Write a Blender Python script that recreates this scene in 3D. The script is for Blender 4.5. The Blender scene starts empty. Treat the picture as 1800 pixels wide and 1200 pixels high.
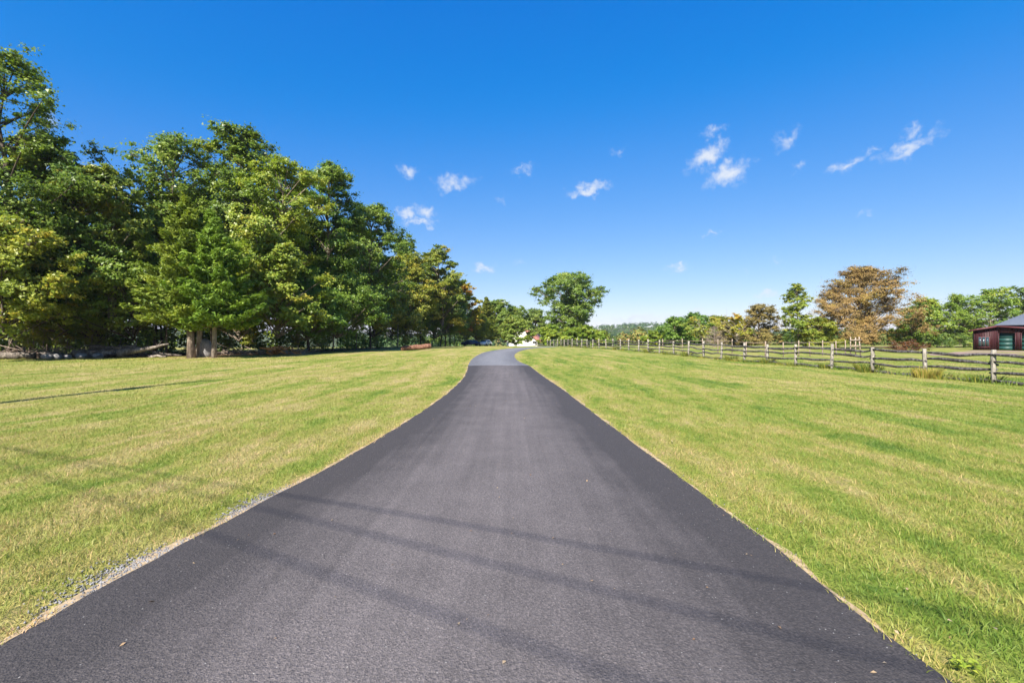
import bpy, math, random
import numpy as np
from mathutils import Vector, Matrix

scene = bpy.context.scene
COL = scene.collection
R = math.radians

# ------------------------------------------------------------------ camera
F_PX = 850.0                      # focal length in pixels of the 1800 px wide photograph
CAM_H = 1.6
cam_d = bpy.data.cameras.new('camera')
cam = bpy.data.objects.new('camera', cam_d)
COL.objects.link(cam)
cam.location = (0, 0, CAM_H)
cam.rotation_euler = (R(90), 0, 0)
cam_d.sensor_width = 36.0
cam_d.lens = 36.0 * F_PX / 1800.0
cam_d.clip_start = 0.05
cam_d.clip_end = 8000
scene.camera = cam

# ------------------------------------------------------------------ light
SUN_EL, SUN_AZ = R(40), R(22)     # light travels forward and to the right of the camera
sun_d = bpy.data.lights.new('sun', 'SUN')
sun_d.energy = 4.8
sun_d.angle = R(0.42)
sun_d.color = (1.0, 0.94, 0.84)
sun = bpy.data.objects.new('sun', sun_d)
COL.objects.link(sun)
LDIR = Vector((math.sin(SUN_AZ) * math.cos(SUN_EL), math.cos(SUN_AZ) * math.cos(SUN_EL), -math.sin(SUN_EL)))
sun.rotation_euler = LDIR.to_track_quat('-Z', 'Y').to_euler()
sun.location = (-20, -40, 60)

scene.view_settings.view_transform = 'Standard'
scene.view_settings.look = 'None'
scene.view_settings.gamma = 1.0
scene.view_settings.use_curve_mapping = False
scene.view_settings.exposure = 1.4

world = bpy.data.worlds.new('World')
scene.world = world
world.use_nodes = True


SKY_STRENGTH = 0.06


def build_world():
    nt = world.node_tree
    nt.nodes.clear()
    N, L = nt.nodes.new, nt.links.new
    out = N('ShaderNodeOutputWorld')
    bg = N('ShaderNodeBackground')
    bg.inputs['Strength'].default_value = SKY_STRENGTH
    sky = N('ShaderNodeTexSky')
    sky.sky_type = 'NISHITA'
    sky.sun_disc = False
    sky.sun_elevation = SUN_EL
    sky.sun_rotation = R(180) + SUN_AZ
    sky.altitude = 0
    sky.air_density = 1.0
    sky.dust_density = 0.25
    sky.ozone_density = 4.0
    hs = N('ShaderNodeHueSaturation')
    hs.inputs['Hue'].default_value = 0.5
    hs.inputs['Saturation'].default_value = 1.22
    hs.inputs['Value'].default_value = 1.0
    L(sky.outputs[0], hs.inputs['Color'])
    # one even grade of the whole sky: deeper blue overhead, softer near the horizon
    sc = N('ShaderNodeSeparateColor'); L(hs.outputs[0], sc.inputs[0])
    cc = N('ShaderNodeCombineColor')
    disp = SKY_STRENGTH * 2 ** scene.view_settings.exposure
    for ch, off, gain, gam in ((0, -.078, .97, .80), (1, 0., .81, .80), (2, 0., 1.0, .36)):
        m1 = N('ShaderNodeMath'); m1.operation = 'MULTIPLY_ADD'; m1.inputs[1].default_value = .1537; m1.inputs[2].default_value = off
        L(sc.outputs[ch], m1.inputs[0])
        if off:      # soft toe instead of a hard clip
            q1 = N('ShaderNodeMath'); q1.operation = 'MULTIPLY_ADD'; q1.inputs[2].default_value = .00012
            L(m1.outputs[0], q1.inputs[0]); L(m1.outputs[0], q1.inputs[1])
            q2 = N('ShaderNodeMath'); q2.operation = 'SQRT'; L(q1.outputs[0], q2.inputs[0])
            q3 = N('ShaderNodeMath'); q3.operation = 'ADD'; L(q2.outputs[0], q3.inputs[0]); L(m1.outputs[0], q3.inputs[1])
            m2 = N('ShaderNodeMath'); m2.operation = 'MULTIPLY'; m2.inputs[1].default_value = .5
            L(q3.outputs[0], m2.inputs[0])
        else:
            m2 = m1
        m3 = N('ShaderNodeMath'); m3.operation = 'POWER'; m3.inputs[1].default_value = gam
        L(m2.outputs[0], m3.inputs[0])
        m4 = N('ShaderNodeMath'); m4.operation = 'MULTIPLY'; m4.inputs[1].default_value = gain / disp
        L(m3.outputs[0], m4.inputs[0])
        L(m4.outputs[0], cc.inputs[ch])
    # small fair-weather clouds, placed by compass direction and elevation
    tc = N('ShaderNodeTexCoord')
    sep = N('ShaderNodeSeparateXYZ')
    L(tc.outputs['Generated'], sep.inputs[0])
    at = N('ShaderNodeMath'); at.operation = 'ARCTAN2'
    L(sep.outputs['X'], at.inputs[0]); L(sep.outputs['Y'], at.inputs[1])
    asn = N('ShaderNodeMath'); asn.operation = 'ARCSINE'
    L(sep.outputs['Z'], asn.inputs[0])
    comb = N('ShaderNodeCombineXYZ')
    L(at.outputs[0], comb.inputs[0]); L(asn.outputs[0], comb.inputs[1])
    # warp the coordinates so that the clouds are ragged
    nz = N('ShaderNodeTexNoise'); nz.inputs['Scale'].default_value = 38; nz.inputs['Detail'].default_value = 5
    nz.inputs['Roughness'].default_value = 0.6
    L(comb.outputs[0], nz.inputs['Vector'])
    wsub = N('ShaderNodeVectorMath'); wsub.operation = 'SUBTRACT'; wsub.inputs[1].default_value = (0.5, 0.5, 0.5)
    L(nz.outputs['Color'], wsub.inputs[0])
    wsc = N('ShaderNodeVectorMath'); wsc.operation = 'SCALE'; wsc.inputs['Scale'].default_value = 0.06
    L(wsub.outputs[0], wsc.inputs[0])
    wad = N('ShaderNodeVectorMath'); wad.operation = 'ADD'
    L(comb.outputs[0], wad.inputs[0]); L(wsc.outputs[0], wad.inputs[1])
    # x, y, half width, half height (pixels of the photograph), tilt in degrees, strength
    blobs = [(1245, 276, 40, 17, 28, 1.0), (1278, 305, 40, 18, 12, 1.0), (1252, 233, 22, 8, 5, .55),
             (1385, 243, 26, 12, 35, .7), (1488, 291, 36, 10, 22, .8), (1600, 257, 58, 11, 20, .85),
             (1602, 229, 18, 8, 20, .6), (1404, 297, 11, 7, 15, .6), (1530, 268, 20, 7, 15, .45),
             (716, 299, 22, 10, 0, .75), (797, 323, 36, 15, 10, .75), (712, 375, 22, 12, -10, .9),
             (750, 377, 22, 13, 0, .9), (738, 392, 30, 7, 0, .8), (1034, 331, 38, 11, 8, 1.0),
             (920, 299, 22, 8, 15, .5), (1085, 264, 12, 9, 0, .4), (851, 473, 20, 9, 0, .85),
             (915, 465, 14, 5, 15, .4), (1190, 471, 22, 8, 0, .7), (1350, 520, 22, 6, 4, .75),
             (1253, 409, 14, 5, 15, .6), (1120, 561, 52, 7, 3, .9), (1195, 555, 55, 6, 4, .75),
             (1250, 557, 40, 7, 0, .6), (1080, 576, 28, 5, 0, .6), (1520, 381, 12, 4, 12, .4),
             (82, 214, 22, 13, 0, .6), (75, 305, 40, 16, 0, .7), (150, 305, 20, 14, 0, .6),
             (1360, 459, 12, 5, 10, .4), (1306, 472, 12, 4, 0, .35), (880, 345, 10, 6, 0, .3)]
    prev = None
    for (x, y, a, b, rot, s) in blobs:
        tx, tz = (x - 900) / F_PX, (600 - y) / F_PX
        az = math.atan2(tx, 1); el = math.atan(tz / math.hypot(tx, 1))
        k = 1.0 / F_PX / (1 + tx * tx) * 1.35
        kv = 1.0 / F_PX * 1.2
        mp = N('ShaderNodeMapping'); mp.vector_type = 'TEXTURE'
        mp.inputs['Location'].default_value = (az, el, 0)
        mp.inputs['Rotation'].default_value = (0, 0, R(rot))
        mp.inputs['Scale'].default_value = (a * k, b * kv, 1)
        L(wad.outputs[0], mp.inputs['Vector'])
        ln = N('ShaderNodeVectorMath'); ln.operation = 'LENGTH'
        L(mp.outputs[0], ln.inputs[0])
        ma = N('ShaderNodeMath'); ma.operation = 'MULTIPLY_ADD'
        ma.inputs[1].default_value = -s; ma.inputs[2].default_value = s
        L(ln.outputs['Value'], ma.inputs[0])
        if prev is None:
            prev = ma
        else:
            mx = N('ShaderNodeMath'); mx.operation = 'MAXIMUM'
            L(prev.outputs[0], mx.inputs[0]); L(ma.outputs[0], mx.inputs[1])
            prev = mx
    n2 = N('ShaderNodeTexNoise'); n2.inputs['Scale'].default_value = 60; n2.inputs['Detail'].default_value = 6
    n2.inputs['Roughness'].default_value = 0.65
    L(comb.outputs[0], n2.inputs['Vector'])
    nm = N('ShaderNodeMath'); nm.operation = 'MULTIPLY_ADD'
    nm.inputs[1].default_value = 1.1; nm.inputs[2].default_value = -0.55
    L(n2.outputs['Fac'], nm.inputs[0])
    ad = N('ShaderNodeMath'); ad.operation = 'ADD'
    L(prev.outputs[0], ad.inputs[0]); L(nm.outputs[0], ad.inputs[1])
    mr = N('ShaderNodeMapRange'); mr.interpolation_type = 'SMOOTHSTEP'
    mr.inputs['From Min'].default_value = 0.02; mr.inputs['From Max'].default_value = 1.15
    mr.inputs['To Min'].default_value = 0; mr.inputs['To Max'].default_value = 0.92
    L(ad.outputs[0], mr.inputs['Value'])
    mix = N('ShaderNodeMixRGB')
    mix.inputs['Color2'].default_value = (.84 / disp, .89 / disp, .97 / disp, 1)
    L(mr.outputs[0], mix.inputs['Fac'])
    L(cc.outputs[0], mix.inputs['Color1'])
    L(mix.outputs[0], bg.inputs['Color'])
    L(bg.outputs[0], out.inputs['Surface'])


build_world()
scene.render.engine = 'CYCLES'
scene.cycles.max_bounces = 6
scene.cycles.diffuse_bounces = 3
scene.cycles.transmission_bounces = 4
scene.cycles.transparent_max_bounces = 4
scene.cycles.use_denoising = True


# ------------------------------------------------------------------ terrain and road shape
def sst(a, b, x):
    t = np.clip((np.asarray(x, float) - a) / (b - a), 0, 1)
    return t * t * (3 - 2 * t)


def terrain(x, y):
    x = np.asarray(x, float); y = np.asarray(y, float)
    z = 0.56 * sst(6, 82, y) * (1 - 0.75 * sst(14, 46, -x)) * (1 - 0.45 * sst(24, 60, x))
    z = z - 0.62 * sst(105, 150, y) * (1 - sst(20, 60, x))
    z = z - 0.26 * sst(8, 22, x) * (1 - sst(34, 90, y))
    z = z - 0.20 * np.exp(-((x + 15) / 5.0) ** 2 - ((y - 11.0) / 4.5) ** 2)
    z = z + 0.03 * np.sin(x * 0.35 + 1.0) * np.sin(y * 0.27) * sst(4, 12, np.abs(x))
    # valley and wooded hills far behind
    z = z - 7.0 * sst(170, 380, y)
    hill = 30 + 9 * np.sin(x * 0.006 + 0.4) + 6 * np.sin(x * 0.017 + 2.0) + 5 * np.sin(x * 0.0031)
    z = z + hill * sst(520, 1250, y)
    return z


RY = np.array([-30, -4, 1.0, 2.4, 3.7, 4.8, 6.5, 9, 12.5, 16, 20, 25, 29, 34, 41, 47, 53, 60, 68, 78, 90, 104, 120])
RL = np.array([-9., -3.3, -2.78, -2.68, -2.57, -2.45, -2.27, -2.10, -1.98, -1.95, -2.03, -2.32, -2.63, -2.95, -3.2, -3.22, -3.1, -2.5, -1.3, 1.0, 4.4, 8.4, 12.5])
RR = np.array([8., 2.9, 2.15, 2.02, 2.01, 1.98, 1.93, 1.85, 1.75, 1.64, 1.42, 1.2, 1.03, .52, .24, .26, .55, 1.15, 2.2, 4.2, 7.4, 11.2, 15.2])


def smooth_interp(y, X, V):
    # cubic hermite through the table
    m = np.gradient(V, X)
    y = np.clip(np.asarray(y, float), X[0], X[-1] - 1e-6)
    i = np.clip(np.searchsorted(X, y, side='right') - 1, 0, len(X) - 2)
    h = X[i + 1] - X[i]; t = (y - X[i]) / h
    return ((2*t**3 - 3*t**2 + 1) * V[i] + (t**3 - 2*t**2 + t) * h * m[i] + (-2*t**3 + 3*t**2) * V[i+1] + (t**3 - t**2) * h * m[i+1])


def road_l(y): return smooth_interp(y, RY, RL)
def road_r(y): return smooth_interp(y, RY, RR)


def gpt(x, d):
    """ground point under photo column x at distance d"""
    X = (x - 900) / F_PX * d
    return X, d, float(terrain(X, d))


# ------------------------------------------------------------------ mesh helpers
class MB:
    def __init__(s):
        s.v = []; s.q = []; s.t = []; s.a = []; s.n = 0

    def add(s, v, q=None, t=None, a=None):
        v = np.asarray(v, np.float32).reshape(-1, 3)
        if q is not None and len(q): s.q.append(np.asarray(q, np.int32).reshape(-1, 4) + s.n)
        if t is not None and len(t): s.t.append(np.asarray(t, np.int32).reshape(-1, 3) + s.n)
        s.v.append(v)
        s.a.append(np.zeros(len(v), np.float32) if a is None else np.broadcast_to(np.asarray(a, np.float32), (len(v),)))
        s.n += len(v)

    def mesh(s, name, mat, smooth=False, attr='tint'):
        me = bpy.data.meshes.new(name)
        v = np.concatenate(s.v) if s.v else np.zeros((0, 3), np.float32)
        q = np.concatenate(s.q) if s.q else np.zeros((0, 4), np.int32)
        t = np.concatenate(s.t) if s.t else np.zeros((0, 3), np.int32)
        me.vertices.add(len(v)); me.vertices.foreach_set('co', v.ravel())
        me.loops.add(len(q) * 4 + len(t) * 3)
        me.loops.foreach_set('vertex_index', np.concatenate([q.ravel(), t.ravel()]).astype(np.int32))
        me.polygons.add(len(q) + len(t))
        st = np.concatenate([np.arange(len(q)) * 4, len(q) * 4 + np.arange(len(t)) * 3]).astype(np.int32)
        me.polygons.foreach_set('loop_start', st)
        if smooth:
            me.polygons.foreach_set('use_smooth', np.ones(len(q) + len(t), bool))
        me.update(calc_edges=True)
        if attr:
            at = me.attributes.new(attr, 'FLOAT', 'POINT')
            at.data.foreach_set('value', np.concatenate(s.a).astype(np.float32))
        if mat: me.materials.append(mat)
        return me

    def tube(s, pts, rad, sides=6, a=0.0, cap=True, rng=None, rough=0.0):
        pts = np.asarray(pts, float); n = len(pts)
        rad = np.broadcast_to(np.asarray(rad, float), (n,))
        tan = np.gradient(pts, axis=0)
        tan /= np.linalg.norm(tan, axis=1, keepdims=True) + 1e-9
        ref = np.array([0, 0, 1.0]) if abs(tan[0][2]) < 0.8 else np.array([1.0, 0, 0])
        u = np.cross(tan, ref); u /= np.linalg.norm(u, axis=1, keepdims=True) + 1e-9
        w = np.cross(tan, u)
        ang = np.arange(sides) * 2 * math.pi / sides
        rr = rad[:, None] * np.ones((n, sides))
        if rng is not None and rough:
            rr = rr * (1 + rng.uniform(-rough, rough, (n, sides)))
        V = pts[:, None, :] + rr[..., None] * (np.cos(ang)[None, :, None] * u[:, None, :] + np.sin(ang)[None, :, None] * w[:, None, :])
        i = np.arange(n - 1)[:, None] * sides; j = np.arange(sides)[None, :]; j2 = (j + 1) % sides
        Q = np.stack([i + j, i + j2, i + sides + j2, i + sides + j], -1).reshape(-1, 4)
        T = []
        V = V.reshape(-1, 3)
        if cap:
            V = np.concatenate([V, pts[:1], pts[-1:]])
            c0, c1 = n * sides, n * sides + 1
            for k in range(sides):
                T.append((c0, (k + 1) % sides, k))
                T.append((c1, (n - 1) * sides + k, (n - 1) * sides + (k + 1) % sides))
        s.add(V, Q, T, a)

    def box(s, c, size, rz=0.0, a=0.0):
        x, y, z = np.array(size) / 2.0
        v = np.array([[-x, -y, -z], [x, -y, -z], [x, y, -z], [-x, y, -z], [-x, -y, z], [x, -y, z], [x, y, z], [-x, y, z]])
        cz, sz = math.cos(rz), math.sin(rz)
        v = np.stack([v[:, 0] * cz - v[:, 1] * sz, v[:, 0] * sz + v[:, 1] * cz, v[:, 2]], 1) + np.array(c)
        s.add(v, [(0, 3, 2, 1), (4, 5, 6, 7), (0, 1, 5, 4), (1, 2, 6, 5), (2, 3, 7, 6), (3, 0, 4, 7)], None, a)

    def leaves3(s, C, Nn, L, W, rng, tint, D=None):
        """small one-triangle leaves for crowns seen from afar"""
        n = len(C)
        Nn = Nn / (np.linalg.norm(Nn, axis=1, keepdims=True) + 1e-9)
        if D is None: D = rng.normal(size=(n, 3))
        D = D - (D * Nn).sum(1, keepdims=True) * Nn
        D /= np.linalg.norm(D, axis=1, keepdims=True) + 1e-9
        S = np.cross(Nn, D)
        L = np.broadcast_to(np.asarray(L, float), (n,))[:, None]; W = np.broadcast_to(np.asarray(W, float), (n,))[:, None]
        V = np.stack([C - D * L * .45 - S * W * .5, C - D * L * .35 + S * W * .5, C + D * L * .55], 1).reshape(-1, 3)
        s.add(V, None, np.arange(n * 3).reshape(-1, 3), np.repeat(tint, 3))

    def leaves(s, C, Nn, L, W, rng, tint, fold=0.18, D=None):
        """kite shaped leaves / leaf sprays"""
        n = len(C)
        Nn = Nn / (np.linalg.norm(Nn, axis=1, keepdims=True) + 1e-9)
        if D is None: D = rng.normal(size=(n, 3))
        D = D - (D * Nn).sum(1, keepdims=True) * Nn
        D /= np.linalg.norm(D, axis=1, keepdims=True) + 1e-9
        S = np.cross(Nn, D)
        L = np.broadcast_to(np.asarray(L, float), (n,))[:, None]; W = np.broadcast_to(np.asarray(W, float), (n,))[:, None]
        b = C - D * L * .5
        tip = C + D * L * .5 - Nn * L * .12
        r = C + S * W * .5 + Nn * W * fold - D * L * .06
        l = C - S * W * .5 + Nn * W * fold - D * L * .06
        V = np.stack([b, r, tip, l], 1).reshape(-1, 3)
        i = np.arange(n)[:, None] * 4
        T = np.concatenate([i + np.array([[0, 1, 2]]), i + np.array([[0, 2, 3]])])
        s.add(V, None, T, np.repeat(tint, 4))


def link(o, parent=None):
    COL.objects.link(o)
    if parent is not None: o.parent = parent
    return o


def obj(name, mesh, parent=None, loc=None, rz=0.0, label=None, cat=None, group=None, kind=None, color=None):
    o = bpy.data.objects.new(name, mesh)
    link(o, parent)
    if loc is not None: o.location = loc
    if rz: o.rotation_euler = (0, 0, rz)
    if label: o['label'] = label
    if cat: o['category'] = cat
    if group: o['group'] = group
    if kind: o['kind'] = kind
    if color: o.color = (*color, 1)
    return o


def thing(name, label, cat, loc=(0, 0, 0), rz=0.0, group=None):
    return obj(name, None, None, loc, rz, label, cat, group)


# ------------------------------------------------------------------ materials
def new_mat(name):
    m = bpy.data.materials.new(name); m.use_nodes = True
    nt = m.node_tree; nt.nodes.clear()
    out = nt.nodes.new('ShaderNodeOutputMaterial')
    return m, nt, nt.nodes.new, nt.links.new, out


def ramp(nt, stops, fac, interp='LINEAR'):
    r = nt.nodes.new('ShaderNodeValToRGB')
    r.color_ramp.interpolation = interp
    el = r.color_ramp.elements
    while len(el) < len(stops): el.new(0.5)
    for e, (p, c) in zip(el, stops):
        e.position = p; e.color = (*c, 1)
    nt.links.new(fac, r.inputs[0])
    return r.outputs[0]


def noise(nt, vec, scale, detail=4, rough=.55, out='Fac'):
    n = nt.nodes.new('ShaderNodeTexNoise')
    n.inputs['Scale'].default_value = scale; n.inputs['Detail'].default_value = detail
    n.inputs['Roughness'].default_value = rough
    if vec is not None: nt.links.new(vec, n.inputs['Vector'])
    return n.outputs[out]


def mixc(nt, fac, a, b, mode='MIX'):
    m = nt.nodes.new('ShaderNodeMixRGB'); m.blend_type = mode
    for k, s in (('Fac', fac), ('Color1', a), ('Color2', b)):
        if isinstance(s, (int, float)): m.inputs[k].default_value = s
        elif isinstance(s, tuple): m.inputs[k].default_value = (*s, 1)
        else: nt.links.new(s, m.inputs[k])
    return m.outputs[0]


def math_(nt, op, a, b=0.0, c=0.0):
    m = nt.nodes.new('ShaderNodeMath'); m.operation = op
    for k, s in enumerate((a, b, c)):
        if isinstance(s, (int, float)): m.inputs[k].default_value = s
        else: nt.links.new(s, m.inputs[k])
    return m.outputs[0]


def mrange(nt, v, a, b, c=0.0, d=1.0):
    m = nt.nodes.new('ShaderNodeMapRange'); m.interpolation_type = 'SMOOTHSTEP'
    nt.links.new(v, m.inputs['Value'])
    for k, s in zip(('From Min', 'From Max', 'To Min', 'To Max'), (a, b, c, d)): m.inputs[k].default_value = s
    return m.outputs[0]


def mapping(nt, vec, scale=(1, 1, 1), rot=(0, 0, 0)):
    m = nt.nodes.new('ShaderNodeMapping')
    m.inputs['Scale'].default_value = scale; m.inputs['Rotation'].default_value = rot
    nt.links.new(vec, m.inputs['Vector'])
    return m.outputs[0]


def bump(nt, h, strength=.5, dist=.01):
    b = nt.nodes.new('ShaderNodeBump')
    b.inputs['Strength'].default_value = strength; b.inputs['Distance'].default_value = dist
    nt.links.new(h, b.inputs['Height'])
    return b.outputs[0]


def bsdf(nt, out, color, rough=.8, spec=.3, normal=None, metal=0.0):
    p = nt.nodes.new('ShaderNodeBsdfPrincipled')
    if isinstance(color, tuple): p.inputs['Base Color'].default_value = (*color, 1)
    else: nt.links.new(color, p.inputs['Base Color'])
    if isinstance(rough, (int, float)): p.inputs['Roughness'].default_value = rough
    else: nt.links.new(rough, p.inputs['Roughness'])
    p.inputs['Specular IOR Level'].default_value = spec
    p.inputs['Metallic'].default_value = metal
    if normal is not None: nt.links.new(normal, p.inputs['Normal'])
    if out is not None: nt.links.new(p.outputs[0], out.inputs['Surface'])
    return p.outputs[0]


def pos_of(nt):
    return nt.nodes.new('ShaderNodeNewGeometry').outputs['Position']


def lawn_color(nt, pos):
    """colour of the turf as a function of place only: dry and green patches, mowing streaks"""
    warp = noise(nt, mapping(nt, pos, (.12, .12, 0)), 1.0, 3, .6, 'Color')
    w2 = nt.nodes.new('ShaderNodeVectorMath'); w2.operation = 'MULTIPLY_ADD'
    nt.links.new(warp, w2.inputs[0]); w2.inputs[1].default_value = (2.6, 2.6, 0); nt.links.new(pos, w2.inputs[2])
    p = w2.outputs[0]
    streak = noise(nt, mapping(nt, p, (.85, .07, 0)), 1.0, 4, .6)
    streak2 = noise(nt, mapping(nt, p, (2.6, .22, 0)), 1.0, 4, .6)
    patch = noise(nt, mapping(nt, p, (.35, .28, 0)), 1.0, 5, .62)
    fine = noise(nt, mapping(nt, pos, (4.2, 3.0, 0)), 1.0, 6, .75)
    mott = noise(nt, mapping(nt, pos, (1.5, .9, 0)), 1.0, 4, .65)
    s = math_(nt, 'MULTIPLY_ADD', streak, .62, math_(nt, 'MULTIPLY_ADD', streak2, .40, -.16))
    s = math_(nt, 'ADD', s, math_(nt, 'MULTIPLY', patch, .42))
    s = math_(nt, 'ADD', s, math_(nt, 'MULTIPLY_ADD', fine, .36, -.42))
    s = math_(nt, 'ADD', s, math_(nt, 'MULTIPLY', mott, .40))
    s = math_(nt, 'MULTIPLY_ADD', s, 1.9, -.465)
    sx = nt.nodes.new('ShaderNodeSeparateXYZ'); nt.links.new(pos, sx.inputs[0])
    s = math_(nt, 'ADD', s, mrange(nt, sx.outputs['X'], -4.0, 3.0, .07, -.03))      # the left lawn is drier
    return ramp(nt, [(.18, (.105, .170, .028)), (.36, (.180, .230, .040)), (.50, (.250, .265, .060)), (.64, (.315, .285, .090)), (.82, (.390, .315, .140))], s)


def mat_ground():
    m, nt, N, L, out = new_mat('lawn_and_litter')
    pos = pos_of(nt)
    col = lawn_color(nt, pos)
    grain = noise(nt, mapping(nt, pos, (34, 22, 0)), 1.0, 3, .75)
    col = mixc(nt, 1.0, col, ramp(nt, [(.28, (.42, .46, .38)), (.52, (.86, .86, .84)), (.72, (1.25, 1.2, 1.15))], grain), 'MULTIPLY')
    # leaf litter and bare soil by region (vertex attributes), edges broken by noise
    la = N('ShaderNodeAttribute'); la.attribute_name = 'litter'
    e = noise(nt, pos, .9, 5, .65)
    lit = mrange(nt, math_(nt, 'ADD', la.outputs['Fac'], math_(nt, 'MULTIPLY_ADD', e, .7, -.35)), .42, .62)
    ln = noise(nt, pos, 7, 6, .75)
    lcol = ramp(nt, [(.3, (.030, .020, .012)), (.5, (.105, .065, .036)), (.66, (.20, .125, .07)), (.8, (.30, .19, .10))], ln)
    col = mixc(nt, lit, col, lcol)
    fa = N('ShaderNodeAttribute'); fa.attribute_name = 'forest'
    col = mixc(nt, fa.outputs['Fac'], col, ramp(nt, [(.3, (.035, .055, .02)), (.7, (.09, .10, .035))], noise(nt, pos, .05, 4, .6)))
    da = N('ShaderNodeAttribute'); da.attribute_name = 'bare'
    dm = mrange(nt, math_(nt, 'ADD', da.outputs['Fac'], math_(nt, 'MULTIPLY_ADD', e, .6, -.3)), .35, .65)
    dn = noise(nt, pos, 4, 5, .7)
    dcol = ramp(nt, [(.3, (.20, .15, .07)), (.55, (.36, .25, .13)), (.75, (.42, .33, .17))], dn)
    col = mixc(nt, dm, col, dcol)
    h = math_(nt, 'ADD', noise(nt, mapping(nt, pos, (26, 22, 0)), 1.0, 4, .7), math_(nt, 'MULTIPLY', noise(nt, pos, 3.0, 4, .6), 1.2))
    bsdf(nt, out, col, .95, .1, bump(nt, h, .8, .05))
    return m


def mat_grass():
    m, nt, N, L, out = new_mat('grass_blade')
    pos = pos_of(nt)
    base = lawn_color(nt, pos)
    at = N('ShaderNodeAttribute'); at.attribute_name = 'tint'
    var = ramp(nt, [(0, (.52, .72, .45)), (.35, (.80, .98, .70)), (.68, (1.1, 1.15, .9)), (.86, (1.35, 1.2, 1.15)), (1.0, (1.75, 1.35, 1.9))], at.outputs['Fac'])
    col = mixc(nt, 1.0, base, var, 'MULTIPLY')
    p = bsdf(nt, None, col, .55, .35)
    tr = N('ShaderNodeBsdfTranslucent'); L(col, tr.inputs['Color'])
    mx = N('ShaderNodeMixShader'); mx.inputs[0].default_value = .38
    L(p, mx.inputs[1]); L(tr.outputs[0], mx.inputs[2]); L(mx.outputs[0], out.inputs['Surface'])
    return m


def mat_leaf(name, stops, trans=.42, spec=.45, rough=.42):
    m, nt, N, L, out = new_mat(name)
    at = N('ShaderNodeAttribute'); at.attribute_name = 'tint'
    oi = N('ShaderNodeObjectInfo')
    col = ramp(nt, stops, at.outputs['Fac'])
    col = mixc(nt, 1.0, col, oi.outputs['Color'], 'MULTIPLY')
    p = bsdf(nt, None, col, rough, spec)
    tr = N('ShaderNodeBsdfTranslucent')
    L(mixc(nt, 1.0, col, (1.15, 1.2, .6), 'MULTIPLY'), tr.inputs['Color'])
    mx = N('ShaderNodeMixShader'); mx.inputs[0].default_value = trans
    L(p, mx.inputs[1]); L(tr.outputs[0], mx.inputs[2]); L(mx.outputs[0], out.inputs['Surface'])
    return m


def mat_bark(name, c0, c1, c2, scale=1.0):
    m, nt, N, L, out = new_mat(name)
    tc = N('ShaderNodeTexCoord')
    v = mapping(nt, tc.outputs['Object'], (7 * scale, 7 * scale, 1.6 * scale))
    n1 = noise(nt, v, 1.0, 6, .65)
    n2 = noise(nt, tc.outputs['Object'], 1.3, 4, .6)
    s = math_(nt, 'MULTIPLY_ADD', n2, .5, math_(nt, 'MULTIPLY_ADD', n1, .8, -.15))
    col = ramp(nt, [(.3, c0), (.5, c1), (.72, c2)], s)
    bsdf(nt, out, col, .9, .2, bump(nt, n1, 1.0, .08))
    return m


def mat_plain(name, col, rough=.7, spec=.3, var=.25, scale=6.0, metal=0.0):
    m, nt, N, L, out = new_mat(name)
    tc = N('ShaderNodeTexCoord')
    n = noise(nt, tc.outputs['Object'], scale, 5, .65)
    lo = tuple(c * (1 - var) for c in col); hi = tuple(min(1, c * (1 + var)) for c in col)
    c = ramp(nt, [(.3, lo), (.7, hi)], n)
    bsdf(nt, out, c, rough, spec, bump(nt, n, .25, .01), metal)
    return m


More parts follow.
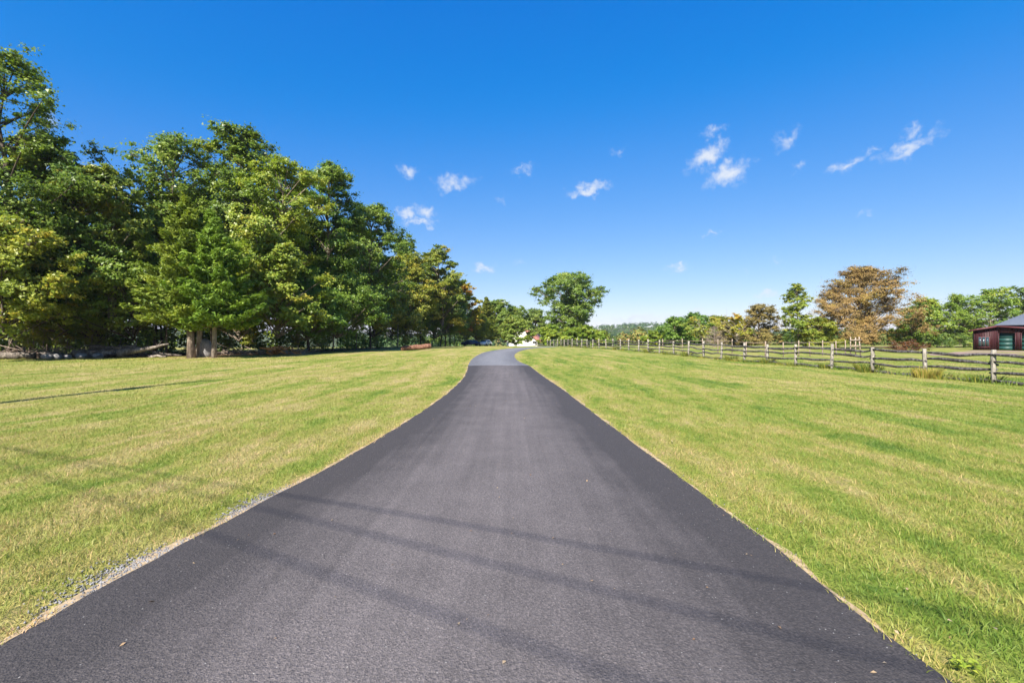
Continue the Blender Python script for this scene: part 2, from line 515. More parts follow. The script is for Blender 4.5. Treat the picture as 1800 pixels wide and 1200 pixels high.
def mat_asphalt(name, tone, worn, specks=True):
    m, nt, N, L, out = new_mat(name)
    pos = pos_of(nt)
    ua = N('ShaderNodeAttribute'); ua.attribute_name = 'across'      # 0 at the edges, 1 in the middle
    # aggregate
    vo = N('ShaderNodeTexVoronoi'); vo.inputs['Scale'].default_value = 105; L(pos, vo.inputs['Vector'])
    vo2 = N('ShaderNodeTexVoronoi'); vo2.inputs['Scale'].default_value = 48; L(pos, vo2.inputs['Vector'])
    g = noise(nt, pos, 60, 4, .75)
    big = noise(nt, mapping(nt, pos, (.9, .16, 0)), 1.0, 4, .6)
    blotch = noise(nt, pos, 1.4, 5, .65)
    streak = noise(nt, mapping(nt, pos, (5.5, .10, 0)), 1.0, 3, .6)
    f = math_(nt, 'MULTIPLY_ADD', big, .4, math_(nt, 'MULTIPLY', blotch, .32))
    f = math_(nt, 'ADD', f, math_(nt, 'MULTIPLY', streak, .34))
    f = math_(nt, 'ADD', f, math_(nt, 'MULTIPLY_ADD', ua.outputs['Fac'], .55, -.52))
    base = ramp(nt, [(.25, tone), (.75, worn)], f)
    grain = ramp(nt, [(.25, (.55, .55, .56)), (.5, (1, 1, 1)), (.75, (1.55, 1.52, 1.5))], g)
    col = mixc(nt, .8, base, grain, 'MULTIPLY')
    cellv = math_(nt, 'MULTIPLY_ADD', vo.outputs['Color'], 1.0, 0.0)
    col = mixc(nt, .65, col, ramp(nt, [(.0, (.45, .45, .46)), (.6, (1.0, 1.0, 1.0)), (1.0, (1.7, 1.65, 1.62))], cellv), 'MULTIPLY')
    if specks:
        sp = N('ShaderNodeTexVoronoi'); sp.inputs['Scale'].default_value = 26; L(pos, sp.inputs['Vector'])
        near = math_(nt, 'LESS_THAN', sp.outputs['Distance'], .10)
        rare = math_(nt, 'GREATER_THAN', math_(nt, 'MULTIPLY', sp.outputs['Color'], 1.0), .70)
        col = mixc(nt, math_(nt, 'MULTIPLY', math_(nt, 'MULTIPLY', near, rare), .75), col, (.34, .33, .31))
    h = math_(nt, 'ADD', math_(nt, 'MULTIPLY', vo2.outputs['Distance'], .8), math_(nt, 'MULTIPLY_ADD', vo.outputs['Distance'], .8, g))
    bsdf(nt, out, col, .82, .32, bump(nt, h, .8, .006))
    return m


M = {}
M['ground'] = mat_ground()
M['grass'] = mat_grass()
GREEN = [(0, (.055, .095, .019)), (.35, (.150, .218, .034)), (.6, (.245, .300, .047)), (.80, (.35, .355, .058)), (.92, (.44, .36, .06)), (1.0, (.48, .27, .07))]
M['leaf'] = mat_leaf('broad_leaf', GREEN)
M['cedar_leaf'] = mat_leaf('cedar_spray', [(0, (.050, .090, .016)), (.4, (.145, .205, .030)), (.75, (.25, .295, .048)), (1, (.34, .34, .07))], .35, .25, .6)
M['russet_leaf'] = mat_leaf('russet_leaf', [(0, (.11, .080, .028)), (.35, (.22, .150, .058)), (.65, (.33, .215, .095)), (.85, (.27, .225, .06)), (1, (.43, .235, .09))], .25, .2, .7)
M['bark'] = mat_bark('grey_bark', (.050, .040, .030), (.16, .125, .095), (.34, .29, .23))
M['bark_dark'] = mat_bark('dark_bark', (.025, .020, .016), (.075, .058, .045), (.15, .12, .095))
M['bark_pale'] = mat_bark('pale_bark', (.06, .048, .038), (.21, .175, .14), (.42, .37, .31), 1.6)
M['twig'] = mat_bark('twig_bark', (.12, .09, .07), (.26, .20, .16), (.42, .35, .29))
M['log'] = mat_bark('weathered_log', (.035, .030, .027), (.13, .108, .092), (.33, .285, .24), 1.2)
M['rust_log'] = mat_bark('red_brown_log', (.05, .025, .018), (.15, .072, .048), (.27, .15, .105), .8)
M['post'] = mat_bark('weathered_post', (.10, .088, .07), (.27, .245, .205), (.46, .43, .375), 1.8)
M['rail'] = mat_bark('weathered_rail', (.022, .020, .020), (.062, .056, .054), (.26, .25, .235), 1.6)
M['tan_wood'] = mat_bark('tan_board', (.14, .105, .08), (.30, .235, .185), (.45, .37, .30), 1.4)
M['asphalt'] = mat_asphalt('new_asphalt', (.046, .041, .040), (.150, .132, .128))
M['old_asphalt'] = mat_asphalt('old_asphalt', (.115, .117, .126), (.185, .187, .198), False)
M['stone'] = mat_plain('grey_stone', (.19, .185, .185), .85, .3, .5, 9)
M['gravel_lot'] = mat_plain('pinkish_gravel', (.25, .175, .145), .9, .2, .25, 3)
M['maroon'] = mat_plain('maroon_siding', (.034, .0075, .010), .6, .3, .25, 5)
M['maroon_trim'] = mat_plain('maroon_trim', (.095, .028, .032), .55, .35, .15, 5)
M['green_door'] = mat_plain('green_door_paint', (.012, .055, .050), .5, .4, .15, 4)
M['glass'] = mat_plain('dark_window_glass', (.03, .05, .06), .12, .6, .1, 2)
M['metal_roof'] = mat_plain('grey_metal_roof', (.13, .14, .155), .45, .5, .12, 3)
M['white'] = mat_plain('white_paint', (.78, .76, .72), .7, .3, .06, 3)
M['red_roof'] = mat_plain('red_brown_shingle', (.30, .13, .11), .85, .2, .2, 6)
M['dark'] = mat_plain('dark_opening_fill', (.025, .025, .028), .8, .2, .2, 3)  # dark colour for the boxes filling the garage opening and the wall gap
M['car_white'] = mat_plain('white_car_paint', (.75, .76, .78), .25, .5, .03, 3)
M['car_blue'] = mat_plain('dark_blue_car_paint', (.02, .035, .075), .25, .5, .05, 3)
M['rubber'] = mat_plain('tyre_rubber', (.02, .02, .02), .85, .2, .2, 3)
M['wire'] = mat_plain('black_cable', (.02, .02, .02), .6, .3, .1, 3)
M['fire_wood'] = mat_plain('split_orange_wood', (.52, .24, .08), .8, .2, .4, 6)
M['fallen_leaf'] = mat_leaf('fallen_leaf', [(0, (.16, .085, .04)), (.5, (.36, .25, .14)), (1, (.38, .30, .20))], .15)
M['far_leaf'] = mat_leaf('far_foliage', [(0, (.035, .070, .022)), (.45, (.075, .120, .030)), (.8, (.15, .165, .045)), (1, (.26, .17, .06))], .25, .2, .7)

# ------------------------------------------------------------------ ground sheet
def axis(segs):
    out = []
    for a, b, st in segs:
        out.append(np.arange(a, b, st))
    return np.concatenate(out + [np.array([segs[-1][1]])])


CEDAR_XY = gpt(356, 41.5)[:2]


def wood_edge_depth(u):
    """distance at which the woods begin, along the direction u = x / distance"""
    return np.interp(u, [-3, -1.1, -.95, -.8, -.62, -.5, -.38, -.27, -.2, -.14, -.08, -.04], [36, 39, 41, 43, 46, 48, 55, 72, 90, 104, 122, 140])


def build_ground():
    xs = axis([(-2600, -300, 100), (-300, -90, 15), (-90, 90, 1.5), (90, 300, 15), (300, 2600, 100)])
    ys = axis([(-200, -40, 20), (-40, 125, 1.5), (125, 220, 5), (220, 500, 20), (500, 1500, 50), (1500, 4000, 250)])
    X, Y = np.meshgrid(xs, ys)
    Z = terrain(X, Y)
    nx, ny = len(xs), len(ys)
    b = MB()
    i = (np.arange(ny - 1)[:, None] * nx + np.arange(nx - 1)[None, :]).reshape(-1)
    b.add(np.stack([X, Y, Z], -1).reshape(-1, 3), np.stack([i, i + 1, i + nx + 1, i + nx], 1))
    me = b.mesh('ground', M['ground'], True, None)
    Xf, Yf = X.ravel(), Y.ravel()
    u = Xf / np.maximum(Yf, 1)
    lit = np.where((Yf > 20) & (u < -.05), sst(-1.0, 3.0, Yf - wood_edge_depth(u)) * (1 - sst(14, 22, Yf - wood_edge_depth(u))), 0)
    lit = np.maximum(lit, sst(96, 102, Yf) * sst(76, 82, Xf) * (1 - sst(120, 130, Yf)))
    a = me.attributes.new('litter', 'FLOAT', 'POINT'); a.data.foreach_set('value', lit.astype(np.float32))
    cx, cy = CEDAR_XY
    r = np.hypot((Xf - cx) / 3.6, (Yf - cy + .6) / 2.6)
    bare = 1 - sst(.55, 1.25, r)
    fo = np.maximum(sst(150, 230, Yf), sst(25, 45, Yf - wood_edge_depth(u)) * (u < -.1) * (Yf > 20) * .0)
    a = me.attributes.new('forest', 'FLOAT', 'POINT'); a.data.foreach_set('value', fo.astype(np.float32))
    # reddish dry spot in the right lawn
    bare = np.maximum(bare, .62 * (1 - sst(.3, 1.1, np.hypot((Xf - 13.0) / 1.6, (Yf - 14.0) / 2.8))))
    a = me.attributes.new('bare', 'FLOAT', 'POINT'); a.data.foreach_set('value', bare.astype(np.float32))
    obj('ground', me, kind='structure')


build_ground()


def road_strip(name, y0, y1, mat, lift, step=.5):
    ys = np.arange(y0, y1 + step * .5, step)
    rng = np.random.default_rng(3)
    k = 9
    l, r = road_l(ys), road_r(ys)
    jl = np.convolve(rng.normal(0, .014, len(ys)), np.ones(2) / 2, 'same'); jr = np.convolve(rng.normal(0, .012, len(ys)), np.ones(2) / 2, 'same')
    l = l + jl; r = r + jr
    t = np.linspace(0, 1, k)
    X = l[:, None] * (1 - t) + r[:, None] * t
    Y = np.repeat(ys[:, None], k, 1)
    Z = terrain(X, Y) + lift + .03 * (1 - (2 * t - 1) ** 2)[None, :]
    b = MB()
    n = len(ys)
    i = (np.arange(n - 1)[:, None] * k + np.arange(k - 1)[None, :]).reshape(-1)
    ac = np.broadcast_to((1 - np.abs(2 * t - 1) ** 2.2)[None, :], (n, k)).reshape(-1)
    b.add(np.stack([X, Y, Z], -1).reshape(-1, 3), np.stack([i, i + 1, i + k + 1, i + k], 1), None, ac)
    # skirt: the raised edge of the asphalt mat
    for c, sgn in ((0, -1), (k - 1, 1)):
        top = np.stack([X[:, c], Y[:, c], Z[:, c]], 1); bot = top + np.array([sgn * .035, 0, -.06])
        j = np.arange(n - 1)
        q = np.stack([j, j + 1, n + j + 1, n + j], 1)
        if sgn > 0: q = q[:, ::-1]
        b.add(np.concatenate([top, bot]), q, None, 0)
    obj(name, b.mesh(name, mat, True, 'across'), kind='structure')


road_strip('driveway', -6, 29.0, M['asphalt'], .022, .25)
road_strip('old_driveway', 28.9, 118, M['old_asphalt'], .012, .5)


# gravel lot in front of the barn
def barn_lot():
    b = MB()
    pts = [(1636, 54), (1690, 52), (1750, 53), (1800, 58), (1850, 66), (1775, 71), (1712, 73), (1660, 62), (1632, 57)]
    P = [gpt(x, d) for x, d in pts]
    V = [(p[0], p[1], p[2] + .02) for p in P]
    c = np.mean(np.array(V), 0)
    b.add(np.array(V + [tuple(c)]), None, [(len(V), i, (i + 1) % len(V)) for i in range(len(V))])
    obj('gravel_lot', b.mesh('gravel_lot', M['gravel_lot'], False, None), kind='structure')


barn_lot()

# ------------------------------------------------------------------ trees
def unit(n, rng):
    v = rng.normal(size=(n, 3))
    return v / np.linalg.norm(v, axis=1, keepdims=True)


def profile(t, shape):
    if shape == 'vase':
        return np.where(t < .75, .45 + .55 * (t / .75) ** 1.2, np.sqrt(np.clip(1 - ((t - .75) / .27) ** 2, 0, 1)) * .98 + .02)
    if shape == 'tall':
        return np.where(t < .35, .60 + .4 * (t / .35), np.clip(1 - ((t - .35) / .68) ** 2, 0, 1) ** .6)
    if shape == 'low':
        return np.where(t < .25, .85 + .15 * (t / .25), np.clip(1 - ((t - .25) / .78) ** 2, 0, 1) ** .55)
    return np.where(t < .4, .62 + .38 * (t / .4), np.clip(1 - ((t - .4) / .62) ** 2, 0, 1) ** .5)


def gen_tree(seed, H, Rr, cb, tr, nmaj=46, nmin=8, nl=64, ls=.36, shape='round', lean=(0, 0), puff=.30, tint0=.42, tvar=.10, fork=1, droop=0.0, bare=0.0, inner=.12):
    """broadleaf tree: returns (wood MB, leaf MB); limbs carry clusters, clusters carry leaves"""
    rng = np.random.default_rng(seed)
    trunk, wood, leaf = MB(), MB(), MB()
    k = 9
    tz = np.linspace(-.15, H * .86, k)
    off = np.cumsum(rng.normal(0, .012 * H, (k, 2)), 0) * np.linspace(0, 1, k)[:, None]
    path = np.stack([off[:, 0] + lean[0] * (tz / H) ** 1.3, off[:, 1] + lean[1] * (tz / H) ** 1.3, tz], 1)
    rad = tr * np.interp(np.linspace(0, 1, k), [0, .04, .15, .6, 1], [1.55, 1.2, 1.0, .6, .12])
    trunk.tube(path, rad, 9, 0, True, rng, .07)
    lump_a = rng.uniform(0, 6.28, 4); lump_t = rng.uniform(0, 1, 4)
    vs = (.76, .84, .92, 1.0)[seed % 4]            # leaf size differs from tree to tree
    nmaj = int(nmaj * 1.25); nl = int(nl * 1.2 / vs ** 1.5); puff = puff * .88; ls = ls * vs
    for i in range(nmaj):
        t = (i + rng.uniform(0, 1)) / nmaj
        t = t ** .85
        ang = i * 2.39996 + rng.normal(0, .5)
        lump = 1 + .26 * np.sin(2 * ang + lump_a[0]) * np.sin(5 * t + lump_a[1]) + .16 * np.sin(3 * ang + lump_a[2] + 4 * t) + rng.normal(0, .1)
        z = cb + t * (H - cb)
        rf = math.sqrt(rng.uniform(inner, 1.0))
        rad_h = max(.1, float(profile(np.array(t), shape)) * Rr * lump) * rf
        rp = Rr * puff * rng.uniform(.7, 1.25) * (1 - .25 * t)
        z = min(z, H - rp * .4)
        tx = np.array([np.interp(z, path[:, 2], path[:, 0]), np.interp(z, path[:, 2], path[:, 1])])
        rad_h = max(0.1, rad_h - rp * .45)
        c = np.array([tx[0] + math.cos(ang) * rad_h, tx[1] + math.sin(ang) * rad_h, z - droop * rf * Rr * .3])
        za = max(cb * .55, z - rad_h * rng.uniform(.45, .95) - .3)
        za = min(za, H * .84)
        a = np.array([np.interp(za, path[:, 2], path[:, 0]), np.interp(za, path[:, 2], path[:, 1]), za])
        mid = (a + c) / 2 + np.array([0, 0, rng.uniform(-.02, .16) * rad_h]) + rng.normal(0, .05 * rad_h + .02, 3)
        s = np.linspace(0, 1, 6)[:, None]
        pts = (1 - s) ** 2 * a + 2 * s * (1 - s) * mid + s ** 2 * c
        r0 = min(tr * .42, .018 * np.linalg.norm(c - a) + .02)
        wood.tube(pts, np.linspace(r0, .018, 6), 5, 0, False)
        if rng.uniform() < bare: continue
        mt = rng.normal(0, tvar)
        mc = c + unit(nmin, rng) * (rng.uniform(0.15, 1.15, (nmin, 1)) ** .6) * rp * np.array([1.08, 1.08, .75])
        for q in range(nmin):
            s2 = np.linspace(0, 1, 3)[:, None]
            wood.tube(c * (1 - s2) + mc[q] * s2 + np.array([0, 0, .05]) * (s2 * (1 - s2)), [.018, .012, .006], 3, 0, False)
        rm = rp * rng.uniform(.38, .58, nmin)
        n = nl * nmin
        idx = np.repeat(np.arange(nmin), nl)
        dirs = unit(n, rng)
        C = mc[idx] + dirs * np.abs(rng.normal(0, .72, (n, 1))) * rm[idx][:, None] * np.array([1.15, 1.15, .55])
        C[:, 2] -= droop * np.abs(rng.normal(0, .5, n)) * rm[idx]
        outw = C - np.array([tx[0], tx[1], z - .3 * Rr]); outw /= np.linalg.norm(outw, axis=1, keepdims=True) + 1e-9
        Nn = np.array([0, 0, .55]) + outw * .7 + rng.normal(0, .55, (n, 3))
        L = ls * .86 * rng.uniform(.6, 1.2, n)
        tint = np.clip(tint0 + mt + rng.normal(0, .05, nmin)[idx] + rng.normal(0, .10, n), 0, .90 if tint0 < .75 else 1)
        leaf.leaves3(C, Nn, L, L * rng.uniform(.65, .95, n), rng, tint)
    return trunk, wood, leaf


def gen_cedar(seed, H, Rr, cb, tr, nb=150, lean=(0, 0)):
    rng = np.random.default_rng(seed)
    trunk, wood, leaf = MB(), MB(), MB()
    k = 9
    tz = np.linspace(-.15, H * .97, k)
    off = np.cumsum(rng.normal(0, .008 * H, (k, 2)), 0) * np.linspace(0, 1, k)[:, None]
    path = np.stack([off[:, 0] + lean[0] * (tz / H), off[:, 1] + lean[1] * (tz / H), tz], 1)
    trunk.tube(path, tr * np.interp(np.linspace(0, 1, k), [0, .04, .15, 1], [1.5, 1.15, 1, .08]), 9, 0, True, rng, .12)
    for i in range(nb):
        t = ((i + rng.uniform(0, 1)) / nb)
        z = cb + t * (H - cb) * .985
        prof = np.interp(t, [0, .10, .3, .65, 1], [.80, 1.0, .90, .50, .05])
        ln = Rr * prof * rng.uniform(.55, 1.12)
        ang = i * 2.39996 + rng.normal(0, .4)
        a = np.array([np.interp(z, path[:, 2], path[:, 0]), np.interp(z, path[:, 2], path[:, 1]), z])
        rise = rng.uniform(-.02, .38) + .35 * t
        d = np.array([math.cos(ang), math.sin(ang), rise])
        s = np.linspace(0, 1, 6)[:, None]
        pts = a + d * ln * s + np.array([0, 0, -.22 * ln]) * (s * (1 - s)) * 1.6
        wood.tube(pts, np.linspace(.014 * ln + .012, .006, 6), 4, 0, False)
        m = int(56 + 82 * ln)
        f = rng.uniform(.18, 1.0, m) ** .8
        P = np.stack([np.interp(f, s[:, 0], pts[:, j]) for j in range(3)], 1)
        side = np.array([-math.sin(ang), math.cos(ang), 0])
        wd = ln * .30 * (1.1 - f) + .16
        P = P + side * (rng.normal(0, 1, m) * wd * .62)[:, None] + np.array([0, 0, 1]) * (rng.normal(0.0, .10, m))[:, None]
        D = d[None, :] * 1.0 + side * rng.normal(0, .7, m)[:, None] + np.array([0, 0, 1]) * rng.normal(.25, .45, m)[:, None]
        Nn = np.array([0, 0, .9]) + rng.normal(0, .6, (m, 3))
        L = rng.uniform(.22, .52, m)
        tint = np.clip(.45 + rng.normal(0, .08) + .22 * (f - .6) + rng.normal(0, .13, m), 0, 1)
        leaf.leaves3(P, Nn, L, L * rng.uniform(.28, .5, m), rng, tint, D)
    return trunk, wood, leaf


def crown_mesh(name, wood, leaf, leafmat, woodmat):
    """limbs, twigs (quads, second material) and leaves (triangles, first material) of one crown"""
    nq = sum(len(q) for q in wood.q)
    for v, a in zip(leaf.v, leaf.a): wood.v.append(v); wood.a.append(a)
    for t in leaf.t: wood.t.append(t + wood.n)
    wood.n += leaf.n
    me = wood.mesh(name, leafmat)
    me.materials.append(woodmat)
    mi = np.zeros(len(me.polygons), np.int32); mi[:nq] = 1
    me.polygons.foreach_set('material_index', mi)
    return me


def tree_from(name, wm, lm, label, cat, loc, rz=0., sc=(1, 1, 1), color=(1, 1, 1), group=None):
    t = thing(name, label, cat, loc, rz, group)
    t.scale = sc
    obj('trunk', wm, t)
    if lm is not None: obj('crown', lm, t, color=color)
    return t


TREE_N = [0]


def plant(name, label, cat, x, d, top=None, H=None, bark='bark', leafmat='leaf', color=(1, 1, 1), group=None, cedar=False, sink=0.0, **kw):
    """broadleaf tree standing under photo column x at distance d, its top reaching photo row top"""
    X, Y, Z = gpt(x, d)
    if H is None: H = CAM_H + (600 - top) * d / F_PX - Z
    TREE_N[0] += 1
    seed = kw.pop('seed', 100 + TREE_N[0])
    if cedar: tk, w, l = gen_cedar(seed, H, **kw)
    else: tk, w, l = gen_tree(seed, H, **kw)
    wm = tk.mesh(name + '_trunk', M[bark], True, None)
    lm = crown_mesh(name + '_crown', w, l, M[leafmat], M[bark])
    return tree_from(name, wm, lm, label, cat, (X, Y, Z - sink), 0, (1, 1, 1), color, group), wm, lm, H


G_EDGE = 'trees along the front of the woods'
front = []


def fr(*a, **k):
    r = plant(*a, group=G_EDGE, **k); front.append(r); return r


# name, label, photo column, distance, top row ...
fr('oak_tree', 'tallest oak at the far left, its crown cut by the picture edge', 'tree', 5, 41, top=84, Rr=6.4, cb=10, tr=.40, nmaj=42, nmin=7, nl=56, puff=.27, shape='tall', ls=.34, color=(.95, 1, .9), bark='bark_dark')
fr('maple_tree', 'dark maple with a broad second crown under the tallest oak', 'tree', 62, 42.5, top=236, Rr=5.4, cb=4.2, tr=.26, nmaj=52, shape='tall', color=(.85, .95, .9), bark='bark_dark')
fr('maple_tree', 'low yellowing maple with wide drooping boughs at the far left', 'tree', 10, 38.5, top=392, Rr=5.0, cb=3.0, tr=.17, nmaj=46, shape='low', tint0=.62, ls=.33, color=(1.15, 1.08, .95), bark='bark_dark')
fr('maple_tree', 'maple with orange tinted top, thin dark trunk before the log pile', 'tree', 112, 44.5, top=288, Rr=4.2, cb=4.0, tr=.24, nmaj=46, shape='round', tint0=.52, tvar=.2, color=(1.05, .95, .9), bark='bark')
fr('oak_tree', 'tall slender tree with bare pale trunk showing through the foliage', 'tree', 196, 45.5, top=296, Rr=3.6, cb=10.5, tr=.36, nmaj=30, nmin=9, shape='round', lean=(-1.2, 0), tint0=.5, bark='bark')
fr('oak_tree', 'airy oak whose open top shows sky, behind the cedars', 'tree', 300, 54, top=252, Rr=6.6, cb=7.5, tr=.36, nmaj=54, shape='round', nl=52, color=(.9, .98, .9))
fr('oak_tree', 'highest dark oak right of the cedars, with a two-lobed top', 'tree', 432, 55, top=226, Rr=6.0, cb=7.5, tr=.38, nmaj=60, shape='tall', color=(.9, .95, .85))
fr('ash_tree', 'light green tree with pale leaning limbs above the cedars', 'tree', 448, 49, top=276, Rr=4.8, cb=7.5, tr=.24, nmaj=42, shape='round', tint0=.58, lean=(1.5, 0), color=(1.05, 1.1, 1.0), bark='bark')
fr('oak_tree', 'tall dark oak with stepped right side near the middle of woods', 'tree', 575, 60, top=292, Rr=5.4, cb=6, tr=.36, nmaj=62, shape='tall', color=(.82, .95, .9))
fr('oak_tree', 'shorter oak leaning right beyond the stepped dark oak', 'tree', 635, 67, top=362, Rr=5.4, cb=5, tr=.32, nmaj=52, shape='round', lean=(1.5, 0), color=(.85, .95, .9))
fr('maple_tree', 'light green low maple with pale trunk right of the cedars', 'tree', 488, 48, top=418, Rr=4.2, cb=3.1, tr=.22, nmaj=44, shape='low', tint0=.6, color=(1.05, 1.08, 1.0), bark='bark')
fr('maple_tree', 'bushy mid green maple with foliage down near the lawn', 'tree', 592, 57, top=455, Rr=5.2, cb=2.9, tr=.26, nmaj=54, shape='low', tint0=.46, color=(.95, 1.08, 1.0))
fr('oak_tree', 'rounded oak with bright top behind the yellowing maple', 'tree', 706, 100, top=420, Rr=6.0, cb=5, tr=.34, nmaj=46, nl=56, ls=.46, shape='round', color=(.98, 1.05, .95))
fr('maple_tree', 'yellowing full maple standing above the fallen red-brown log', 'tree', 722, 92, top=450, Rr=6.0, cb=3.0, tr=.30, nmaj=50, nl=56, ls=.44, shape='round', tint0=.58, color=(1.15, 1.0, .9))
fr('oak_tree', 'tall oak with thin brownish top, right of the yellowing maple', 'tree', 778, 102, top=436, Rr=5.2, cb=5, tr=.34, nmaj=40, nl=50, ls=.5, shape='tall', tint0=.5, tvar=.2, color=(1.0, .95, .95))
fr('oak_tree', 'dark green oak with a pale broken limb beside the orange maple', 'tree', 792, 108, top=486, Rr=4.6, cb=3, tr=.34, nmaj=42, nl=50, ls=.5, shape='round', color=(.85, .98, .95))
fr('maple_tree', 'maple with a column of orange and yellow leaves', 'tree', 820, 112, top=496, Rr=3.6, cb=2.8, tr=.26, nmaj=40, nl=48, ls=.5, shape='tall', tint0=.82, tvar=.15, color=(1.25, 1.05, .8))
fr('cedar_tree', 'broad olive cedar behind the parked white car', 'tree', 856, 130, top=522, bark='bark_dark', leafmat='cedar_leaf', cedar=True, Rr=4.6, cb=1.8, tr=.25, nb=120, color=(.95, .85, .8))
fr('oak_tree', 'rounded blue-green tree behind the olive cedar', 'tree', 876, 150, top=530, Rr=6.0, cb=3, tr=.34, nmaj=40, nl=46, ls=.7, shape='round', color=(.9, .98, 1.1))
fr('oak_tree', 'dark tree behind the house, left of its roof', 'tree', 905, 165, top=540, Rr=6.0, cb=3, tr=.34, nmaj=40, nl=46, ls=.7, shape='round', color=(.95, .98, 1.0))
fr('oak_tree', 'dark tree directly behind the red-brown house roof', 'tree', 940, 172, top=546, Rr=6.6, cb=2, tr=.34, nmaj=44, nl=46, ls=.7, shape='round', tint0=.4, color=(.9, .92, .95))
fr('pear_tree', 'rounded pale green tree hiding half of the white house', 'tree', 909, 116, top=556, Rr=3.9, cb=.9, tr=.16, nmaj=48, nl=50, ls=.42, shape='low', tint0=.52, color=(1.1, 1.12, 1.3))

# lower bushy maples filling the front of the woods: copies with their own size, turn and tone
low_src = [r for r in front if r[3] < 13.5][:3]
for k, (x, d, top, lb, colr) in enumerate((
        (232, 47, 440, 'dark low maple between the log pile and the cedars', (.8, .95, .85)),
        (420, 50, 455, 'low bushy maple just right of the cedar clump', (.9, 1.05, .9)),
        (540, 54, 470, 'low shaded maple left of the bushy mid green maple', (.8, 1.0, .9)),
        (655, 74, 478, 'low maple with orange flecks left of the red-brown log', (1.1, .95, .8)),
        (690, 93, 520, 'small tan-tinted tree right behind the red-brown log', (1.2, 1.0, .8)),
        (765, 106, 510, 'low dark maple right of the yellowing maple', (.8, .95, .9)),
        (170, 49, 470, 'dark low maple behind the middle of the log pile', (.75, .9, .85)),
        (90, 47, 430, 'dark maple behind the two dark trunks at the left', (.75, .9, .85)),
        (838, 118, 548, 'small yellow tree beside the orange and yellow maple', (1.3, 1.15, .7)))):
    src = low_src[k % len(low_src)]
    X, Y, Z = gpt(x, d); H = CAM_H + (600 - top) * d / F_PX - Z; sc_ = H / src[3]
    tree_from('maple_tree', src[1], src[2], lb, 'tree', (X, Y, Z), 1.1 + 2.3 * k, (max(sc_, .8), max(sc_, .8), sc_), colr, G_EDGE)

# the cedars on the lawn
for (nm, lb, x, d, top, Rc, cbm, bk, ln, sd) in (
        ('cedar_tree', 'left cedar of the clump on the lawn, grey dappled trunk', 337, 41.0, 348, 4.5, 2.9, 'bark', (-.5, 0), 501),
        ('cedar_tree', 'right cedar of the clump on the lawn, pale straight trunk', 376, 40.6, 385, 4.0, 2.7, 'bark_pale', (.5, 0), 502),
        ('cedar_tree', 'middle cedar of the clump, leaning trunk rising behind a grey boulder', 349, 42.0, 372, 3.2, 4.6, 'bark_pale', (.9, 0), 503)):
    plant(nm, lb, 'tree', x, d, top=top, bark=bk, leafmat='cedar_leaf', cedar=True, Rr=Rc, cb=cbm, tr={501: .26, 502: .17, 503: .20}[sd], nb=165 if sd < 503 else 90, lean=ln, seed=sd,
          color=(1.1, 1.08, 1.0) if sd == 501 else (.95, 1.12, .9), group='cedars on the lawn')

# deeper rows of the woods: copies of the front trees
rng = np.random.default_rng(77)
deep = [r for r in front if r[3] > 13][:10]
n_deep = 0
for row in range(3):
    for u in np.arange(-1.32, -.06, .085 + .012 * row):
        uu = u + rng.uniform(-.03, .03)
        d = float(wood_edge_depth(uu)) + 9 + row * 8.5 + rng.uniform(-3, 3)
        src = deep[int(rng.integers(len(deep)))]
        sky_row = np.interp(900 + uu * F_PX, [-200, 0, 60, 130, 190, 260, 300, 360, 430, 520, 600, 670, 740, 800, 850], [300, 310, 345, 350, 350, 310, 300, 320, 290, 330, 345, 420, 455, 505, 540])
        X, Y, Z = uu * d, d, float(terrain(uu * d, d))
        Hmax = CAM_H + (600 - sky_row) * d / F_PX
        s = min(1.05, max(.45, (Hmax - 1.0) / src[3] * rng.uniform(.82, .98)))
        g = rng.uniform(.75, 1.0)
        tree_from('woodland_tree', src[1], src[2], 'woodland tree standing behind the front row of the woods', 'tree', (X, Y, Z), rng.uniform(0, 6.28), (s, s, s), (g * .9, g, g * .9), 'trees deeper in the woods')
        n_deep += 1
# shaded undergrowth inside the woods: one mass of leaves
def undergrowth():
    rng = np.random.default_rng(15); b = MB()
    m, k = 760, 44
    u = rng.uniform(-1.35, -.06, m); d = wood_edge_depth(u) + rng.uniform(9, 30, m)
    X, Y = u * d, d; Z = terrain(X, Y) + .3 + 3.2 * rng.uniform(0, 1, m)
    rr = rng.uniform(.7, 1.5, m); idx = np.repeat(np.arange(m), k)
    dd = unit(m * k, rng)
    C = np.stack([X, Y, Z], 1)[idx] + dd * (rr[idx] * rng.uniform(.2, 1, m * k) ** .5)[:, None] * np.array([1, 1, .7])
    C[:, 2] = np.maximum(C[:, 2], terrain(C[:, 0], C[:, 1]) + .05)
    L = rng.uniform(.25, .5, m * k)
    b.leaves(C, dd * .5 + np.array([0, 0, .8]) + rng.normal(0, .5, (m * k, 3)), L, L * .65, rng, np.clip(rng.normal(.4, .15, m)[idx] + rng.normal(0, .1, m * k), 0, 1))
    obj('undergrowth', b.mesh('undergrowth', M['leaf']), label='shaded leafy undergrowth inside the woods', cat='undergrowth', kind='stuff', color=(.9, .95, .8))


undergrowth()
